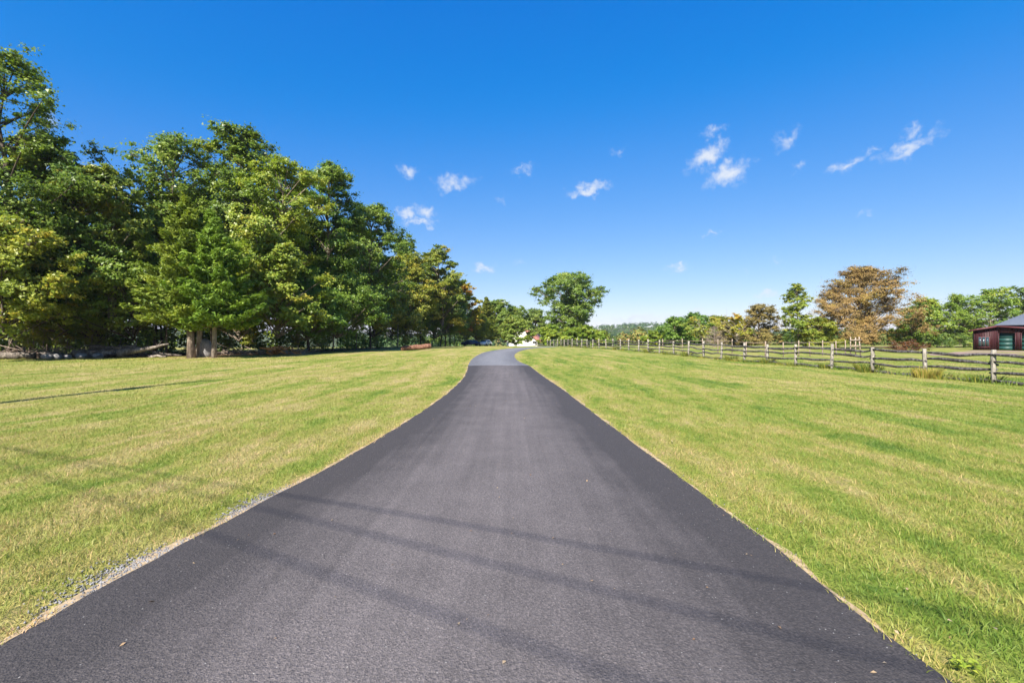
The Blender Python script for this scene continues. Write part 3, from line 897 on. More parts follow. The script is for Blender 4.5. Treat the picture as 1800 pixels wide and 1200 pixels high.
# bare young trunks seen in the shade under the crowns
sap = MB(); sap.tube([(0, 0, -.1), (.05, 0, 2), (.0, .06, 4.5), (.1, 0, 7.5)], [.085, .07, .06, .03], 6)
sapm = sap.mesh('young_trunk', M['bark'], True, None)
sapd = MB(); sapd.tube([(0, 0, -.1), (-.15, 0, 2), (-.5, .06, 4.5), (-.6, 0, 8.5)], [.15, .12, .1, .05], 7)
sapdm = sapd.mesh('young_trunk', M['bark_dark'], True, None)
lsap = gen_tree(901, 4.6, 1.7, 1.2, .04, nmaj=14, nmin=5, nl=40, ls=.22, shape='round', tint0=.52, puff=.36)
lsap_w = lsap[0].mesh('sapling_trunk', M['twig'], True, None); lsap_l = crown_mesh('sapling_crown', lsap[1], lsap[2], M['leaf'], M['twig'])
for i in range(64):
    uu = rng.uniform(-1.25, -.08)
    d = float(wood_edge_depth(uu)) + rng.uniform(1.5, 16)
    X, Y = uu * d, d
    if i % 2:
        s = rng.uniform(.7, 1.15)
        tree_from('sapling', lsap_w, lsap_l, 'leafy sapling in the shade under the woods', 'sapling', (X, Y, float(terrain(X, Y))), rng.uniform(0, 6.28), (s, s, s), (rng.uniform(.8, 1.2), 1, .9), 'saplings under the woods')
    else:
        s = rng.uniform(.7, 1.3)
        t = thing('young_tree', 'thin bare young trunk in the shade under the woods', 'tree', (X, Y, float(terrain(X, Y))), rng.uniform(0, 6.28), 'thin trunks under the woods')
        t.scale = (s, s, rng.uniform(.8, 1.1)); obj('trunk', sapm if i % 4 else sapdm, t)

# ---- trees in the middle and on the right
plant('willow_tree', 'large spreading green tree standing behind the end of the fence', 'tree', 1006, 126, top=482, Rr=9.0, cb=3.0, tr=.5, nmaj=76, nmin=9, nl=54, ls=.5, shape='vase', puff=.26, inner=.05, seed=4242, tint0=.44, tvar=.08, color=(.92, 1.02, 1.05))
for i, (x, d, top, lb) in enumerate(((968, 121, 572, 'yellow-green shrub left under the spreading tree by the fence end'),
                                     (1000, 119, 576, 'middle yellow-green shrub under the spreading tree'),
                                     (1032, 120, 574, 'yellow-green shrub right under the spreading tree'),
                                     (1056, 121, 582, 'small lime shrub at the right foot of the spreading tree'))):
    plant('shrub', lb, 'shrub', x, d, top=top, Rr=3.2, cb=.3, tr=.08, nmaj=26, nmin=6, nl=48, ls=.5, shape='low', tint0=.60, color=(.92, 1.05, .8), group='shrubs under the spreading tree')
G_R = 'trees beyond the fence'
for (nm, lb, x, d, top, kw) in (
        ('tree', 'left green rounded tree beyond the middle of the fence', 1186, 108, 558, dict(Rr=4.2, cb=.8, tr=.2, color=(.85, 1.05, 1.0), tint0=.45)),
        ('tree', 'taller green tree with ragged top beyond the fence', 1222, 112, 551, dict(Rr=4.4, cb=.8, tr=.2, color=(.85, 1.08, 1.1), tint0=.45)),
        ('tree', 'lime green bushy tree left of the rounded green tree', 1150, 115, 582, dict(Rr=3.0, cb=.3, tr=.1, nmaj=26, color=(.95, 1.05, .8), tint0=.6)),
        ('tree', 'small yellow-green tree between the white-limbed trees', 1262, 114, 556, dict(Rr=4.0, cb=1.0, tr=.15, color=(1.1, .95, .8), tint0=.6)),
        ('sycamore_tree', 'pale-limbed forked sycamore with few yellow leaves', 1294, 92, 553, dict(Rr=3.0, cb=2.2, tr=.2, nmaj=22, nmin=5, nl=26, bare=.45, bark='bark_pale', tint0=.78, color=(1.1, .95, .8))),
        ('sycamore_tree', 'white-limbed leaning sycamore beside the ragged green tree', 1236, 96, 557, dict(Rr=3.2, cb=1.8, tr=.18, nmaj=22, nmin=5, nl=26, bare=.5, bark='bark_pale', tint0=.72, lean=(-1.2, 0))),
        ('tree', 'tan bushy tree left of the tall yellow-green sycamore', 1334, 98, 538, dict(Rr=4.6, cb=.5, tr=.16, nmaj=44, leafmat='russet_leaf', tint0=.5, ls=.34, color=(.85, 1.0, .8))),
        ('tree', 'low olive and tan tree behind the forked sycamore', 1290, 104, 566, dict(Rr=4.2, cb=.4, tr=.16, nmaj=36, leafmat='russet_leaf', tint0=.62, ls=.36, color=(.75, .95, .8))),
        ('sycamore_tree', 'tall yellow-green sycamore with a white trunk', 1402, 88, 502, dict(Rr=3.9, cb=1.6, tr=.15, nmaj=46, nmin=6, nl=44, ls=.34, bark='bark_pale', tint0=.64, shape='tall', bare=.12, color=(.9, .95, .8))),
        ('tree', 'low yellow-green tree under the left side of the russet tree', 1440, 86, 560, dict(Rr=3.8, cb=.4, tr=.14, nmaj=34, tint0=.62, ls=.36, color=(.95, .92, .75), shape='low')),
        ('russet_tree', 'very wide russet brown tree, widest beyond the fence', 1513, 89, 472, dict(Rr=8.8, cb=.9, tr=.4, nmaj=110, nmin=10, nl=66, ls=.27, puff=.22, leafmat='russet_leaf', bark='twig', tint0=.5, tvar=.2, color=(1.08, 1.08, 1.0), shape='low', inner=.2)),
        ('tree', 'dark green tree at the right foot of the russet tree', 1602, 88, 560, dict(Rr=3.6, cb=.4, tr=.16, nmaj=30, tint0=.36, color=(.8, .9, .8))),
        ('oak_tree', 'leftmost round green tree of the wood beside the barn', 1640, 108, 526, dict(Rr=5.6, cb=1.2, tr=.24, color=(.95, 1.05, .85), tint0=.5)),
        ('oak_tree', 'second green tree of the wood, left above the barn eave', 1690, 108, 520, dict(Rr=5.8, cb=1.2, tr=.24, color=(.95, 1.05, .85), tint0=.52)),
        ('oak_tree', 'green tree behind the low peak of the barn', 1742, 110, 509, dict(Rr=6.3, cb=1.2, tr=.26, color=(.9, 1.05, .85), tint0=.5)),
        ('oak_tree', 'tallest green tree behind the grey barn roof', 1795, 112, 502, dict(Rr=6.3, cb=1.2, tr=.26, color=(.98, 1.05, .85), tint0=.54)),
        ('oak_tree', 'green tree at the right picture edge behind the barn', 1860, 114, 505, dict(Rr=6.3, cb=1.2, tr=.26, color=(.95, 1.05, .85), tint0=.5)),
        ('oak_tree', 'dark tree at the back of the wood beside the russet tree', 1614, 118, 535, dict(Rr=5.2, cb=1.2, tr=.24, color=(.8, 1.0, .9), tint0=.42))):
    k = dict(nmaj=42, nmin=7, nl=48, ls=.42, shape='round'); k.update(kw)
    plant(nm, lb, 'tree', x, d, top=top, group=G_R, **k)

# undergrowth below the wood beside the barn
for i, x in enumerate((1625, 1655, 1690, 1725)):
    plant('shrub', ['pale shrub at the foot of the wood, nearest the russet tree', 'second grey-green shrub at the foot of the wood', 'third leafy shrub at the foot of the wood', 'leafy shrub close to the left barn wall'][i],
          'shrub', x, 98, H=2.8, Rr=2.8, cb=.2, tr=.05, nmaj=18, nmin=5, nl=40, ls=.22, shape='low', tint0=.42, color=(.9, 1.0, 1.1), group='shrubs at the foot of the wood')


def twiggy(seed, H, Rr, nb, spread=.6):
    rng = np.random.default_rng(seed); w = MB()
    w.tube([(0, 0, -.1), (0, 0, H * .5), (.05, 0, H * .97)], [.07, .045, .01], 5, 0, False)
    for i in range(nb):
        t = rng.uniform(.03, .95); z = t * H * .9
        ang = i * 2.4 + rng.normal(0, .3); ln = Rr * (1.05 - t) * rng.uniform(.7, 1.1) + .2
        d = np.array([math.cos(ang), math.sin(ang), spread + rng.normal(0, .15)])
        e = np.array([0, 0, z]) + d * ln
        w.tube([(0, 0, z), np.array([0, 0, z]) + d * ln * .5 - np.array([0, 0, .05 * ln]), e], [.02, .014, .006], 3, 0, False)
        for k in range(7):
            f = rng.uniform(.3, 1); p = np.array([0, 0, z]) + d * ln * f
            dd = d + rng.normal(0, .7, 3)
            w.tube([p, p + dd * ln * .28], [.011, .005], 3, 0, False)
    return w


X, Y, Z = gpt(1256, 86)
t = thing('dead_cedar', 'leafless grey conical shrub behind the fence', 'shrub', (X, Y, Z))
obj('branches', twiggy(31, 4.3, 2.1, 110, .35).mesh('bare_branches', M['twig'], False, None), t)
X, Y, Z = gpt(1277, 118)
t = thing('bare_tree', 'leafless thin tree tops poking above the tan trees', 'tree', (X, Y, Z))
obj('branches', twiggy(32, 9.5, 1.6, 60, 1.1).mesh('bare_branches', M['twig'], False, None), t)
X, Y, Z = gpt(1594, 62)
t = thing('red_shrub', 'low wide red-brown shrub beyond the fence near the barn lot', 'shrub', (X, Y, Z))
tk, w, l = gen_tree(611, 1.55, 2.3, .1, .03, nmaj=26, nmin=5, nl=40, ls=.13, shape='low', tint0=.4, puff=.3)
obj('stem', tk.mesh('shrub_stem', M['twig'], True, None), t)
obj('crown', crown_mesh('shrub_crown', w, l, M['russet_leaf'], M['twig']), t, color=(.60, .40, .36))


# ---- far wooded hills: one mass
def far_woods():
    rng = np.random.default_rng(5); b = MB()
    n = 3000
    Y = 330 + 950 * rng.uniform(0, 1, n) ** 1.25
    u = rng.uniform(-.35, .95, n)
    X = u * Y
    Z = terrain(X, Y)
    Rr = rng.uniform(5.5, 9.0, n); k = 34
    base = np.clip(rng.normal(.42, .2, n), 0, 1)
    idx = np.repeat(np.arange(n), k)
    d = unit(n * k, rng); d[:, 2] = np.abs(d[:, 2]) * 1.15 - .15
    C = np.stack([X, Y, Z + Rr * .45], 1)[idx] + d * (Rr[idx] * rng.uniform(.55, 1.05, n * k))[:, None]
    Nn = d + rng.normal(0, .4, (n * k, 3))
    L = rng.uniform(1.5, 3.0, n * k)
    b.leaves3(C, Nn, L * 1.2, L * 1.1, rng, np.clip(base[idx] + rng.normal(0, .08, n * k), 0, 1))
    obj('distant_woods', b.mesh('distant_woods', M['far_leaf']), label='wooded hills far behind the fence', cat='woods', kind='stuff', color=(.9, 1, 1.05))
    # nearer loose trees in the valley
    b2 = MB()
    m = 170
    Y = rng.uniform(165, 330, m); u = rng.uniform(.10, .9, m); X = u * Y; Z = terrain(X, Y)
    Rr = rng.uniform(2.2, 3.6, m); k = 260
    idx = np.repeat(np.arange(m), k)
    d = unit(m * k, rng)
    C = np.stack([X, Y, Z + Rr * .9], 1)[idx] + d * (Rr[idx] * rng.uniform(.6, 1.05, m * k))[:, None]
    base = np.clip(rng.normal(.55, .22, m), 0, 1)
    L = rng.uniform(.6, 1.2, m * k)
    b2.leaves3(C, d + np.array([0, 0, .4]) + rng.normal(0, .5, (m * k, 3)), L * 1.2, L, rng, np.clip(base[idx] + rng.normal(0, .1, m * k), 0, 1))
    obj('valley_thicket', b2.mesh('valley_thicket', M['far_leaf']), label='thicket filling the valley before the far hills', cat='thicket', kind='stuff', color=(1.15, 1.15, 1.0))


far_woods()

# ------------------------------------------------------------------ split-rail fence along the right
def rail_mesh(rng, ln, r):
    b = MB()
    n = 5
    s = np.linspace(0, 1, n)
    pts = np.stack([(s - .5) * ln, rng.normal(0, .022, n), rng.normal(0, .028, n)], 1)
    pts[:, 2] -= .03 * np.sin(math.pi * s)
    b.tube(pts, r * np.array([.62, .95, 1.05, .98, .6]), 5, 0, True, rng, .2)
    return b.mesh('rail', M['rail'], False, None)


def post_mesh(rng, h, w):
    b = MB(); n = 4
    z = np.array([-.25, h * .35, h * .8, h])
    pts = np.stack([rng.normal(0, .008, n), rng.normal(0, .008, n), z], 1)
    b.tube(pts, w * np.array([1.08, 1, .97, .9]), 6, 0, True, rng, .1)
    return b.mesh('post', M['post'], False, None)


D0 = 21.0
FN = 31


def fence_xy(n): return D0 * (.992 - .0206 * n), D0 * (1 + .1362 * n)


def build_fence():
    rng = np.random.default_rng(12)
    x0, y0 = fence_xy(0)
    f = thing('split_rail_fence', 'long weathered split-rail fence running along the right lawn', 'fence', (x0, y0, float(terrain(x0, y0))))
    org = np.array([x0, y0, float(terrain(x0, y0))])
    pm = [post_mesh(rng, 1.45, .095) for _ in range(6)]
    rm = [rail_mesh(rng, 1.0, 1.0) for _ in range(0)]
    bay = float(np.hypot(D0 * .0206, D0 * .1362))
    rm = [rail_mesh(rng, bay + .24, .068) for _ in range(10)]
    P = []
    for n in range(-5, FN):
        x, y = fence_xy(n)
        x += rng.normal(0, .05); y += rng.normal(0, .08)
        z = float(terrain(x, y))
        P.append((x, y, z))
        o = obj('post', pm[int(rng.integers(6))], f, (x - org[0], y - org[1], z - org[2]), rng.uniform(0, 6.28))
        o.rotation_euler = (rng.normal(0, .018), rng.normal(0, .022), rng.uniform(0, 6.28))
        o.scale = (1, 1, rng.uniform(.96, 1.06))
    for i in range(len(P) - 1):
        a, b = np.array(P[i]), np.array(P[i + 1])
        for k, h in enumerate((1.22, .88, .52, .13)):
            ha, hb = h + rng.normal(0, .03), h + rng.normal(0, .03)
            p = (a + b) / 2 + np.array([0, 0, (ha + hb) / 2]) - org
            d = b - a; d[2] += hb - ha
            side = .045 * (1 if i % 2 else -1)
            o = obj('rail', rm[int(rng.integers(10))], f, (p[0] + side, p[1], p[2]))
            q = Vector(d).to_track_quat('X', 'Z')
            o.rotation_mode = 'QUATERNION'
            o.rotation_quaternion = q
            o.scale = (np.linalg.norm(d) / bay, 1, rng.uniform(.85, 1.2))
    return P


FP = build_fence()


# weeds along the foot of the fence
def tuft(seed, n, h, spread, mat, w=.02, tint=(.5, .2)):
    rng = np.random.default_rng(seed); b = MB()
    ang = rng.uniform(0, 6.28, n); r = spread * np.sqrt(rng.uniform(0, 1, n))
    base = np.stack([r * np.cos(ang), r * np.sin(ang), np.zeros(n)], 1)
    hh = h * rng.uniform(.5, 1.1, n)
    out = np.stack([np.cos(ang), np.sin(ang), np.zeros(n)], 1) * (rng.uniform(.1, .7, n) * hh)[:, None] + rng.normal(0, .06, (n, 3)) * h
    mid = base + out * .4 + np.array([0, 0, 1]) * (hh * .62)[:, None]
    tip = base + out + np.array([0, 0, 1]) * hh[:, None] * rng.uniform(.75, 1, n)[:, None]
    sd = np.stack([-np.sin(ang + 1), np.cos(ang + 1), np.zeros(n)], 1) * w
    V = np.stack([base - sd, base + sd, mid + sd * .8, mid - sd * .8, tip], 1).reshape(-1, 3)
    i = np.arange(n)[:, None] * 5
    b.add(V, i + np.array([[0, 1, 2, 3]]), i + np.array([[3, 2, 4]]), np.repeat(np.clip(rng.normal(tint[0], tint[1], n), 0, 1), 5))
    return b.mesh('weed_blades', mat)


M['weed'] = mat_leaf('weed_blade', [(0, (.05, .09, .02)), (.4, (.13, .18, .03)), (.75, (.36, .30, .06)), (1, (.45, .33, .13))], .3, .2, .6)
wt = [tuft(41, 170, .75, .42, M['weed'], .014, (.45, .2)), tuft(42, 130, .5, .5, M['weed'], .016, (.35, .2)), tuft(43, 150, .45, .6, M['weed'], .016, (.6, .2))]
wg = tuft(44, 420, .62, .5, M['weed'], .016, (.70, .14))
x, y = fence_xy(1); x -= .35; y -= .5
t = thing('weed_clump', 'golden ornamental-like grass clump at the second near fence post', 'weeds', (x, y, float(terrain(x, y))))
t['label'] = 'large golden tuft of tall grass at the foot of the fence'
obj('blades', wg, t)
rng = np.random.default_rng(8)
for i in range(26):
    n = [2.05, .15, .7, 3.1, 4.0, 4.4, 5.0, 5.6, 6.1, 6.5, 7.1, 7.9, 9, 10.1, 11.2, 12, 13.1, 14.4, 15.5, 17, 18.4, 20, 21.6, 23.5, 25.5, 28][i]
    x, y = fence_xy(n); x += rng.uniform(-.25, .2); s = rng.uniform(.6, 1.1)
    t = thing('weed_clump', 'unmown weeds growing at the foot of the split-rail fence', 'weeds', (x, y, float(terrain(x, y))), rng.uniform(0, 6.28), 'weeds along the fence foot')
    t.scale = (s * 1.2, s * 1.2, s * .8)
    obj('blades', wt[i % 3], t)

# continuous strip of longer unmown grass under the rails is part of the grass (below)

# ---- paddock fence behind
def build_paddock():
    rng = np.random.default_rng(21)
    p0 = gpt(1165, 62)
    f = thing('paddock_fence', 'thin tan post fence of the paddock behind the split-rail fence', 'fence', p0)
    org = np.array(p0)
    pts = [(1165, 62), (1200, 60), (1235, 58), (1262, 57), (1287, 56), (1312, 47), (1345, 47), (1377, 48), (1404, 48.5), (1424, 49), (1446, 50), (1470, 50.5), (1486, 51)]
    b = MB(); b.tube([(0, 0, -.2), (0, 0, .7), (.01, 0, 1.55)], [.055, .05, .05], 6)
    pm = b.mesh('post', M['tan_wood'], False, None)
    last = None
    for x, d in pts:
        p = np.array(gpt(x, d))
        o = obj('post', pm, f, tuple(p - org)); o.rotation_euler = (0, rng.normal(0, .03), rng.uniform(0, 6)); o.scale = (1, 1, rng.uniform(.92, 1.08))
        if last is not None:
            for h in (1.42, .75):
                m = MB(); a_, b_ = last - org + np.array([0, 0, h]), p - org + np.array([0, 0, h])
                m.tube([a_, (a_ + b_) / 2 - np.array([0, 0, .05]), b_], [.022, .022, .022], 5)
                obj('rail', m.mesh('rail', M['tan_wood'], False, None), f)
        last = p
    # gate of boards
    g0 = gpt(1495, 51)
    g = thing('paddock_gate', 'tan wooden ladder-like gate with one leaning board', 'gate', g0)
    px = 51 / F_PX
    for (cx, z0, z1, lean) in ((0, 0, 1.95, 0), (9 * px, 0, 1.9, 0), (18 * px, 0, 1.95, -.18)):
        m = MB(); m.tube([(cx, 0, -.1), (cx + lean, 0, z1)], [.07, .06], 4, 0, True, rng, .1)
        obj('board', m.mesh('board', M['tan_wood'], False, None), g)
    for h in (.45, 1.0, 1.62):
        m = MB(); m.box((9 * px - .05, -.09, h), (18 * px + .1, .05, .11))
        obj('rail', m.mesh('rail', M['tan_wood'], False, None), g)


build_paddock()


# ------------------------------------------------------------------ barn
def build_barn():
    d = 75.0; px = d / F_PX
    X0, _, Z0 = gpt(1712, d)
    r = thing('barn', 'dark red barn with green garage doors and grey metal roof', 'barn', (X0, d, Z0), R(-42))

    def zrow(row): return CAM_H + (600 - row) * px - Z0
    W = 9.0; xp = 2.45                     # width, position of the low peak
    ze = zrow(581); zp = zrow(575)
    zr = zp - .10 * (W - xp)
    dep = 4.4
    th = .2
    # walls as solid panels with door openings left open
    doors = [(2.62, 4.55), (5.0, 6.95)]
    hd = 2.6
    b = MB()

    def quad_prism(x0, x1, za0, za1, zb0=0., zb1=0., y0=0., y1=.2):
        v = [(x0, y0, zb0), (x1, y0, zb1), (x1, y1, zb1), (x0, y1, zb0), (x0, y0, za0), (x1, y0, za1), (x1, y1, za1), (x0, y1, za0)]
        b.add(np.array(v), [(0, 3, 2, 1), (4, 5, 6, 7), (0, 1, 5, 4), (1, 2, 6, 5), (2, 3, 7, 6), (3, 0, 4, 7)])

    def top(x): return ze + (zp - ze) * x / xp if x < xp else zp + (zr - zp) * (x - xp) / (W - xp)
    segs = [(0, xp), (xp, doors[0][0]), (doors[0][1], doors[1][0]), (doors[1][1], W)]
    for a, c in segs: quad_prism(a, c, top(a), top(c))
    for a, c in doors: quad_prism(a, c, top(a), top(c), hd, hd)
    quad_prism(0, .2, ze, ze, 0, 0, .2, dep); quad_prism(W - .2, W, zr, zr, 0, 0, .2, dep)
    obj('wall', b.mesh('wall', M['maroon'], False, None), r)
    # battens, too fine to pick apart singly
    b = MB()
    for x in np.arange(.05, W, .28):
        if any(a - .02 < x < c + .02 for a, c in doors):
            b.box((x, -.02, (hd + top(x)) / 2 + .05), (.05, .045, top(x) - hd - .1)); continue
        if .42 < x < 1.75:
            b.box((x, -.02, .24), (.05, .045, .44)); b.box((x, -.02, (2.1 + top(x)) / 2), (.05, .045, top(x) - 2.12)); continue
        b.box((x, -.02, top(x) / 2), (.05, .045, top(x) - .02))
    obj('battens', b.mesh('battens', M['maroon'], False, None), r, kind='stuff')
    # window with three lights
    b = MB(); b.box((1.08, -.035, 1.28), (1.3, .05, 1.6))
    w = obj('window', b.mesh('window', M['maroon_trim'], False, None), r)
    for k in range(3):
        m = MB(); m.box((.67 + .41 * k, -.07, 1.30), (.34, .03, 1.42)); obj('pane', m.mesh('pane', M['glass'], False, None), w)
    m = MB(); m.box((1.08, -.09, .45), (1.44, .12, .06)); obj('sill', m.mesh('sill', M['maroon_trim'], False, None), w)
    for a, c in doors:
        m = MB(); m.box(((a + c) / 2, .62, hd / 2 + .1), (c - a + .3, .08, hd + .2))
        dr = obj('garage_door', m.mesh('garage_door', M['green_door'], False, None), r)
        for k in range(4):
            m = MB(); m.box(((a + c) / 2, .56, .32 + .6 * k), (c - a - .06, .05, .55)); obj('panel', m.mesh('panel', M['green_door'], False, None), dr)
        for s in (a + .07, c - .07):
            m = MB(); m.box((s, -.03, hd / 2), (.14, .07, hd)); obj('door_trim', m.mesh('door_trim', M['maroon'], False, None), r)
    # low gable roof with deep fascia
    ov = .6
    b = MB()

    def slab(x0, z0, x1, z1, y0, y1, t):
        v = [(x0, y0, z0), (x1, y0, z1), (x1, y1, z1), (x0, y1, z0), (x0, y0, z0 + t), (x1, y0, z1 + t), (x1, y1, z1 + t), (x0, y1, z0 + t)]
        b.add(np.array(v), [(0, 3, 2, 1), (4, 5, 6, 7), (0, 1, 5, 4), (1, 2, 6, 5), (2, 3, 7, 6), (3, 0, 4, 7)])
    sl = (zp - ze) / xp
    slab(-ov, ze - ov * sl + .02, xp, zp + .02, -.55, dep, .14)
    slab(xp, zp + .02, W + .6, zr - .6 * .11 + .02, -.55, dep, .14)
    rf = obj('roof', b.mesh('roof', M['metal_roof'], False, None), r)
    b = MB()
    slab(-ov - .02, ze - ov * sl - .05, xp, zp - .05, -.62, -.553, .24)
    slab(xp, zp - .05, W + .62, zr - .6 * .11 - .05, -.62, -.553, .24)
    obj('fascia', b.mesh('fascia', M['maroon_trim'], False, None), rf)
    # main barn behind with its grey hipped roof
    b = MB()
    x0, x1, y0, y1 = 3.0, 20.0, 4.5, 16.0
    zb = zrow(573) * 1.02; zt = zb + 2.5
    b.box(((x0 + x1) / 2, (y0 + y1) / 2, zb / 2), (x1 - x0, y1 - y0, zb))
    obj('rear_wall', b.mesh('rear_wall', M['maroon'], False, None), r)
    b = MB()
    v = np.array([(x0 - .5, y0 - .5, zb), (x1, y0 - .5, zb), (x1, y1, zb), (x0 - .5, y1, zb), (x0 + 4.2, (y0 + y1) / 2, zt), (x1, (y0 + y1) / 2, zt)])
    v2 = v + np.array([0, 0, .12])
    b.add(v2, [(0, 1, 5, 4), (2, 3, 4, 5)], [(3, 0, 4), (1, 2, 5)])
    b.add(np.concatenate([v[:4], v2[:4]]), [(0, 1, 5, 4), (1, 2, 6, 5), (2, 3, 7, 6), (3, 0, 4, 7), (0, 3, 2, 1)])
    obj('rear_roof', b.mesh('rear_roof', M['metal_roof'], False, None), r)


build_barn()


# ------------------------------------------------------------------ house, garden wall, cars
def build_house():
    d = 138.0; px = d / F_PX
    z0 = float(terrain(4, d))

    def P(x, row): return (x - 900) * px, CAM_H + (600 - row) * px - z0
    xr, zr = P(951, 602); xp, zp = P(917, 575)
    xl = 2 * xp - xr
    r = thing('house', 'white house with a steep red-brown roof half hidden by a tree', 'house', (xp, d, z0), R(-25))
    h = (xr - xp) * .86
    zw = zp - (zp - zr) * .86
    b = MB()
    v = [(-h, 0, -.3), (h, 0, -.3), (h, 0, zw), (0, 0, zp - .15), (-h, 0, zw)]
    v += [(x, 6, z) for x, _, z in v]
    b.add(np.array(v), [(0, 1, 6, 5), (1, 2, 7, 6), (4, 0, 5, 9)], [(0, 1, 2), (0, 2, 4), (4, 2, 3), (5, 7, 6), (5, 9, 7), (9, 8, 7)])
    obj('wall', b.mesh('wall', M['white'], False, None), r)
    b = MB()
    for s in (-1, 1):
        X1, X0 = s * (xr - xp), 0
        v = [(X0, -.5, zp), (X1, -.5, zr), (X1, 6.5, zr), (X0, 6.5, zp)]
        v += [(x, y, z + .28) for x, y, z in v]
        b.add(np.array(v), [(0, 3, 2, 1), (4, 5, 6, 7), (0, 1, 5, 4), (1, 2, 6, 5), (2, 3, 7, 6), (3, 0, 4, 7)])
    # roof slope turned to the road: the deep front pitch seen in the photo
    obj('roof', b.mesh('roof', M['red_roof'], False, None), r)
    b = MB()
    v = [(.9, -.06, 3.0), (xr - xp - .55, -.06, zr - .1 + .3), (xr - xp - .15, -.7, zr - .25), (0.35, -.7, zp - .9)]
    x_, z_ = P(935, 597)
    m = MB(); m.box((x_ - xp, -.04, z_), (.55, .08, .7)); w = obj('window', m.mesh('window', M['glass'], False, None), r)
    m = MB(); m.box((h - .75, -.05, 1.0), (1.3, .06, 1.2)); obj('garage_opening_shade', m.mesh('garage_opening_shade', M['dark'], False, None), r)  # dark slab on the wall: the shade inside the opening, put in as colour
    # garden wall
    X0 = (895 - 900) * px * .93; X1 = (941 - 900) * px * .93; dy = 128
    zz = float(terrain(2, dy))
    g = thing('garden_wall', 'long low white wall in front of the house', 'wall', ((X0 + X1) / 2, dy, zz))
    gap = (907.5 - 900) * px * .93 - (X0 + X1) / 2
    hw = (X1 - X0) / 2; top = CAM_H + (600 - 603.6) * dy / F_PX - zz
    for a, c in ((-hw, gap - .12), (gap + .12, hw)):
        m = MB(); m.box(((a + c) / 2, 0, top / 2 - .1), (c - a, .3, top + .2)); obj('wall_panel', m.mesh('wall_panel', M['white'], False, None), g)
    m = MB(); m.box((gap, 0, top / 2), (.24, .2, top)); obj('gate', m.mesh('gate', M['dark'], False, None), g)  # plain dark box filling the gap between the two wall panels


build_house()


def build_car(label, x, d, rz, paint):
    X, Y, Z = gpt(x, d)
    r = thing('parked_car', label, 'car', (X, Y, Z), rz, 'cars parked by the house')
    prof = [(-2.15, .32), (-2.2, .75), (-2.05, .95), (-1.25, 1.02), (-.55, 1.46), (.95, 1.48), (1.75, 1.02), (2.1, .95), (2.18, .6), (2.1, .32)]
    b = MB(); n = len(prof)

    def wid(z): return .86 if z < 1.0 else .86 - (z - 1.0) * .42
    v = [(px_, s * wid(z), z) for s in (-1, 1) for px_, z in prof]
    q = [(i, (i + 1) % n, n + (i + 1) % n, n + i) for i in range(n)]
    t = [(0, i + 1, i) for i in range(1, n - 1)] + [(n, n + i, n + i + 1) for i in range(1, n - 1)]
    b.add(np.array(v), q, t)
    bd = obj('body', b.mesh('car_body', M[paint], False, None), r)
    for s in (-1, 1):
        m = MB()
        y = s * (.86 - .2 * .42 + .012)
        m.add(np.array([(-1.0, s * .865, 1.06), (1.5, s * .865, 1.06), (.88, s * .70, 1.42), (-.5, s * .70, 1.42)]), [(0, 1, 2, 3)])
        obj('side_window', m.mesh('side_window', M['glass'], False, None), r)
    for xa, za, xb, zb in ((-1.22, 1.06, -.6, 1.44), (1.0, 1.46, 1.7, 1.07)):
        m = MB(); o = -.02 if xa < 0 else .02
        m.add(np.array([(xa + o, -.72, za + .02), (xa + o, .72, za + .02), (xb + o, .66, zb + .02), (xb + o, -.66, zb + .02)]), [(0, 1, 2, 3)])
        obj('windscreen', m.mesh('windscreen', M['glass'], False, None), r)
    for wx in (-1.35, 1.35):
        for s in (-1, 1):
            m = MB(); m.tube([(wx, s * .66, .33), (wx, s * .9, .33)], [.33, .33], 14)
            obj('wheel', m.mesh('wheel', M['rubber'], False, None), r)


build_car('white parked car at the end of the lawn, left of the house', 853, 114, R(70), 'car_white')
build_car('dark blue parked car half hidden behind the tree trunks', 827, 112, R(8), 'car_blue')


# ------------------------------------------------------------------ logs, boulder, brush
def log_thing(name, label, cat, x0, d0, x1, d1, r0, r1, mat='log', z0=0., z1=0., seg=7, seed=0, stubs=2, group=None):
    rng = np.random.default_rng(seed + 700)
    a, c = np.array(gpt(x0, d0)), np.array(gpt(x1, d1))
    a[2] += r0 * .85 + z0; c[2] += r1 * .85 + z1
    org = (a[0], a[1], float(terrain(a[0], a[1])))
    s = np.linspace(0, 1, seg)[:, None]
    ln = np.linalg.norm(c - a)
    pts = a * (1 - s) + c * s + rng.normal(0, .018 * ln, (seg, 3)) * np.sin(math.pi * s) - np.array(org)
    t = thing(name, label, cat, org, 0, group)
    b = MB(); b.tube(pts, np.linspace(r0, r1, seg) * (1 + rng.normal(0, .06, seg)), 10, 0, True, rng, .07)
    obj('log_body', b.mesh('log_body', M[mat], True, None), t)
    for k in range(stubs):
        f = rng.uniform(.25, .95); p = pts[int(f * (seg - 1))]
        m = MB(); e = p + np.array([rng.normal(0, .4), rng.normal(0, .3), rng.uniform(.3, .8)]) * (.5 + ln * .12)
        m.tube([p, (p + e) / 2 + rng.normal(0, .06, 3), e], [r1 * .5, r1 * .35, r1 * .12], 5, 0, True)
        obj('branch_stub', m.mesh('branch_stub', M[mat], True, None), t)
    return t


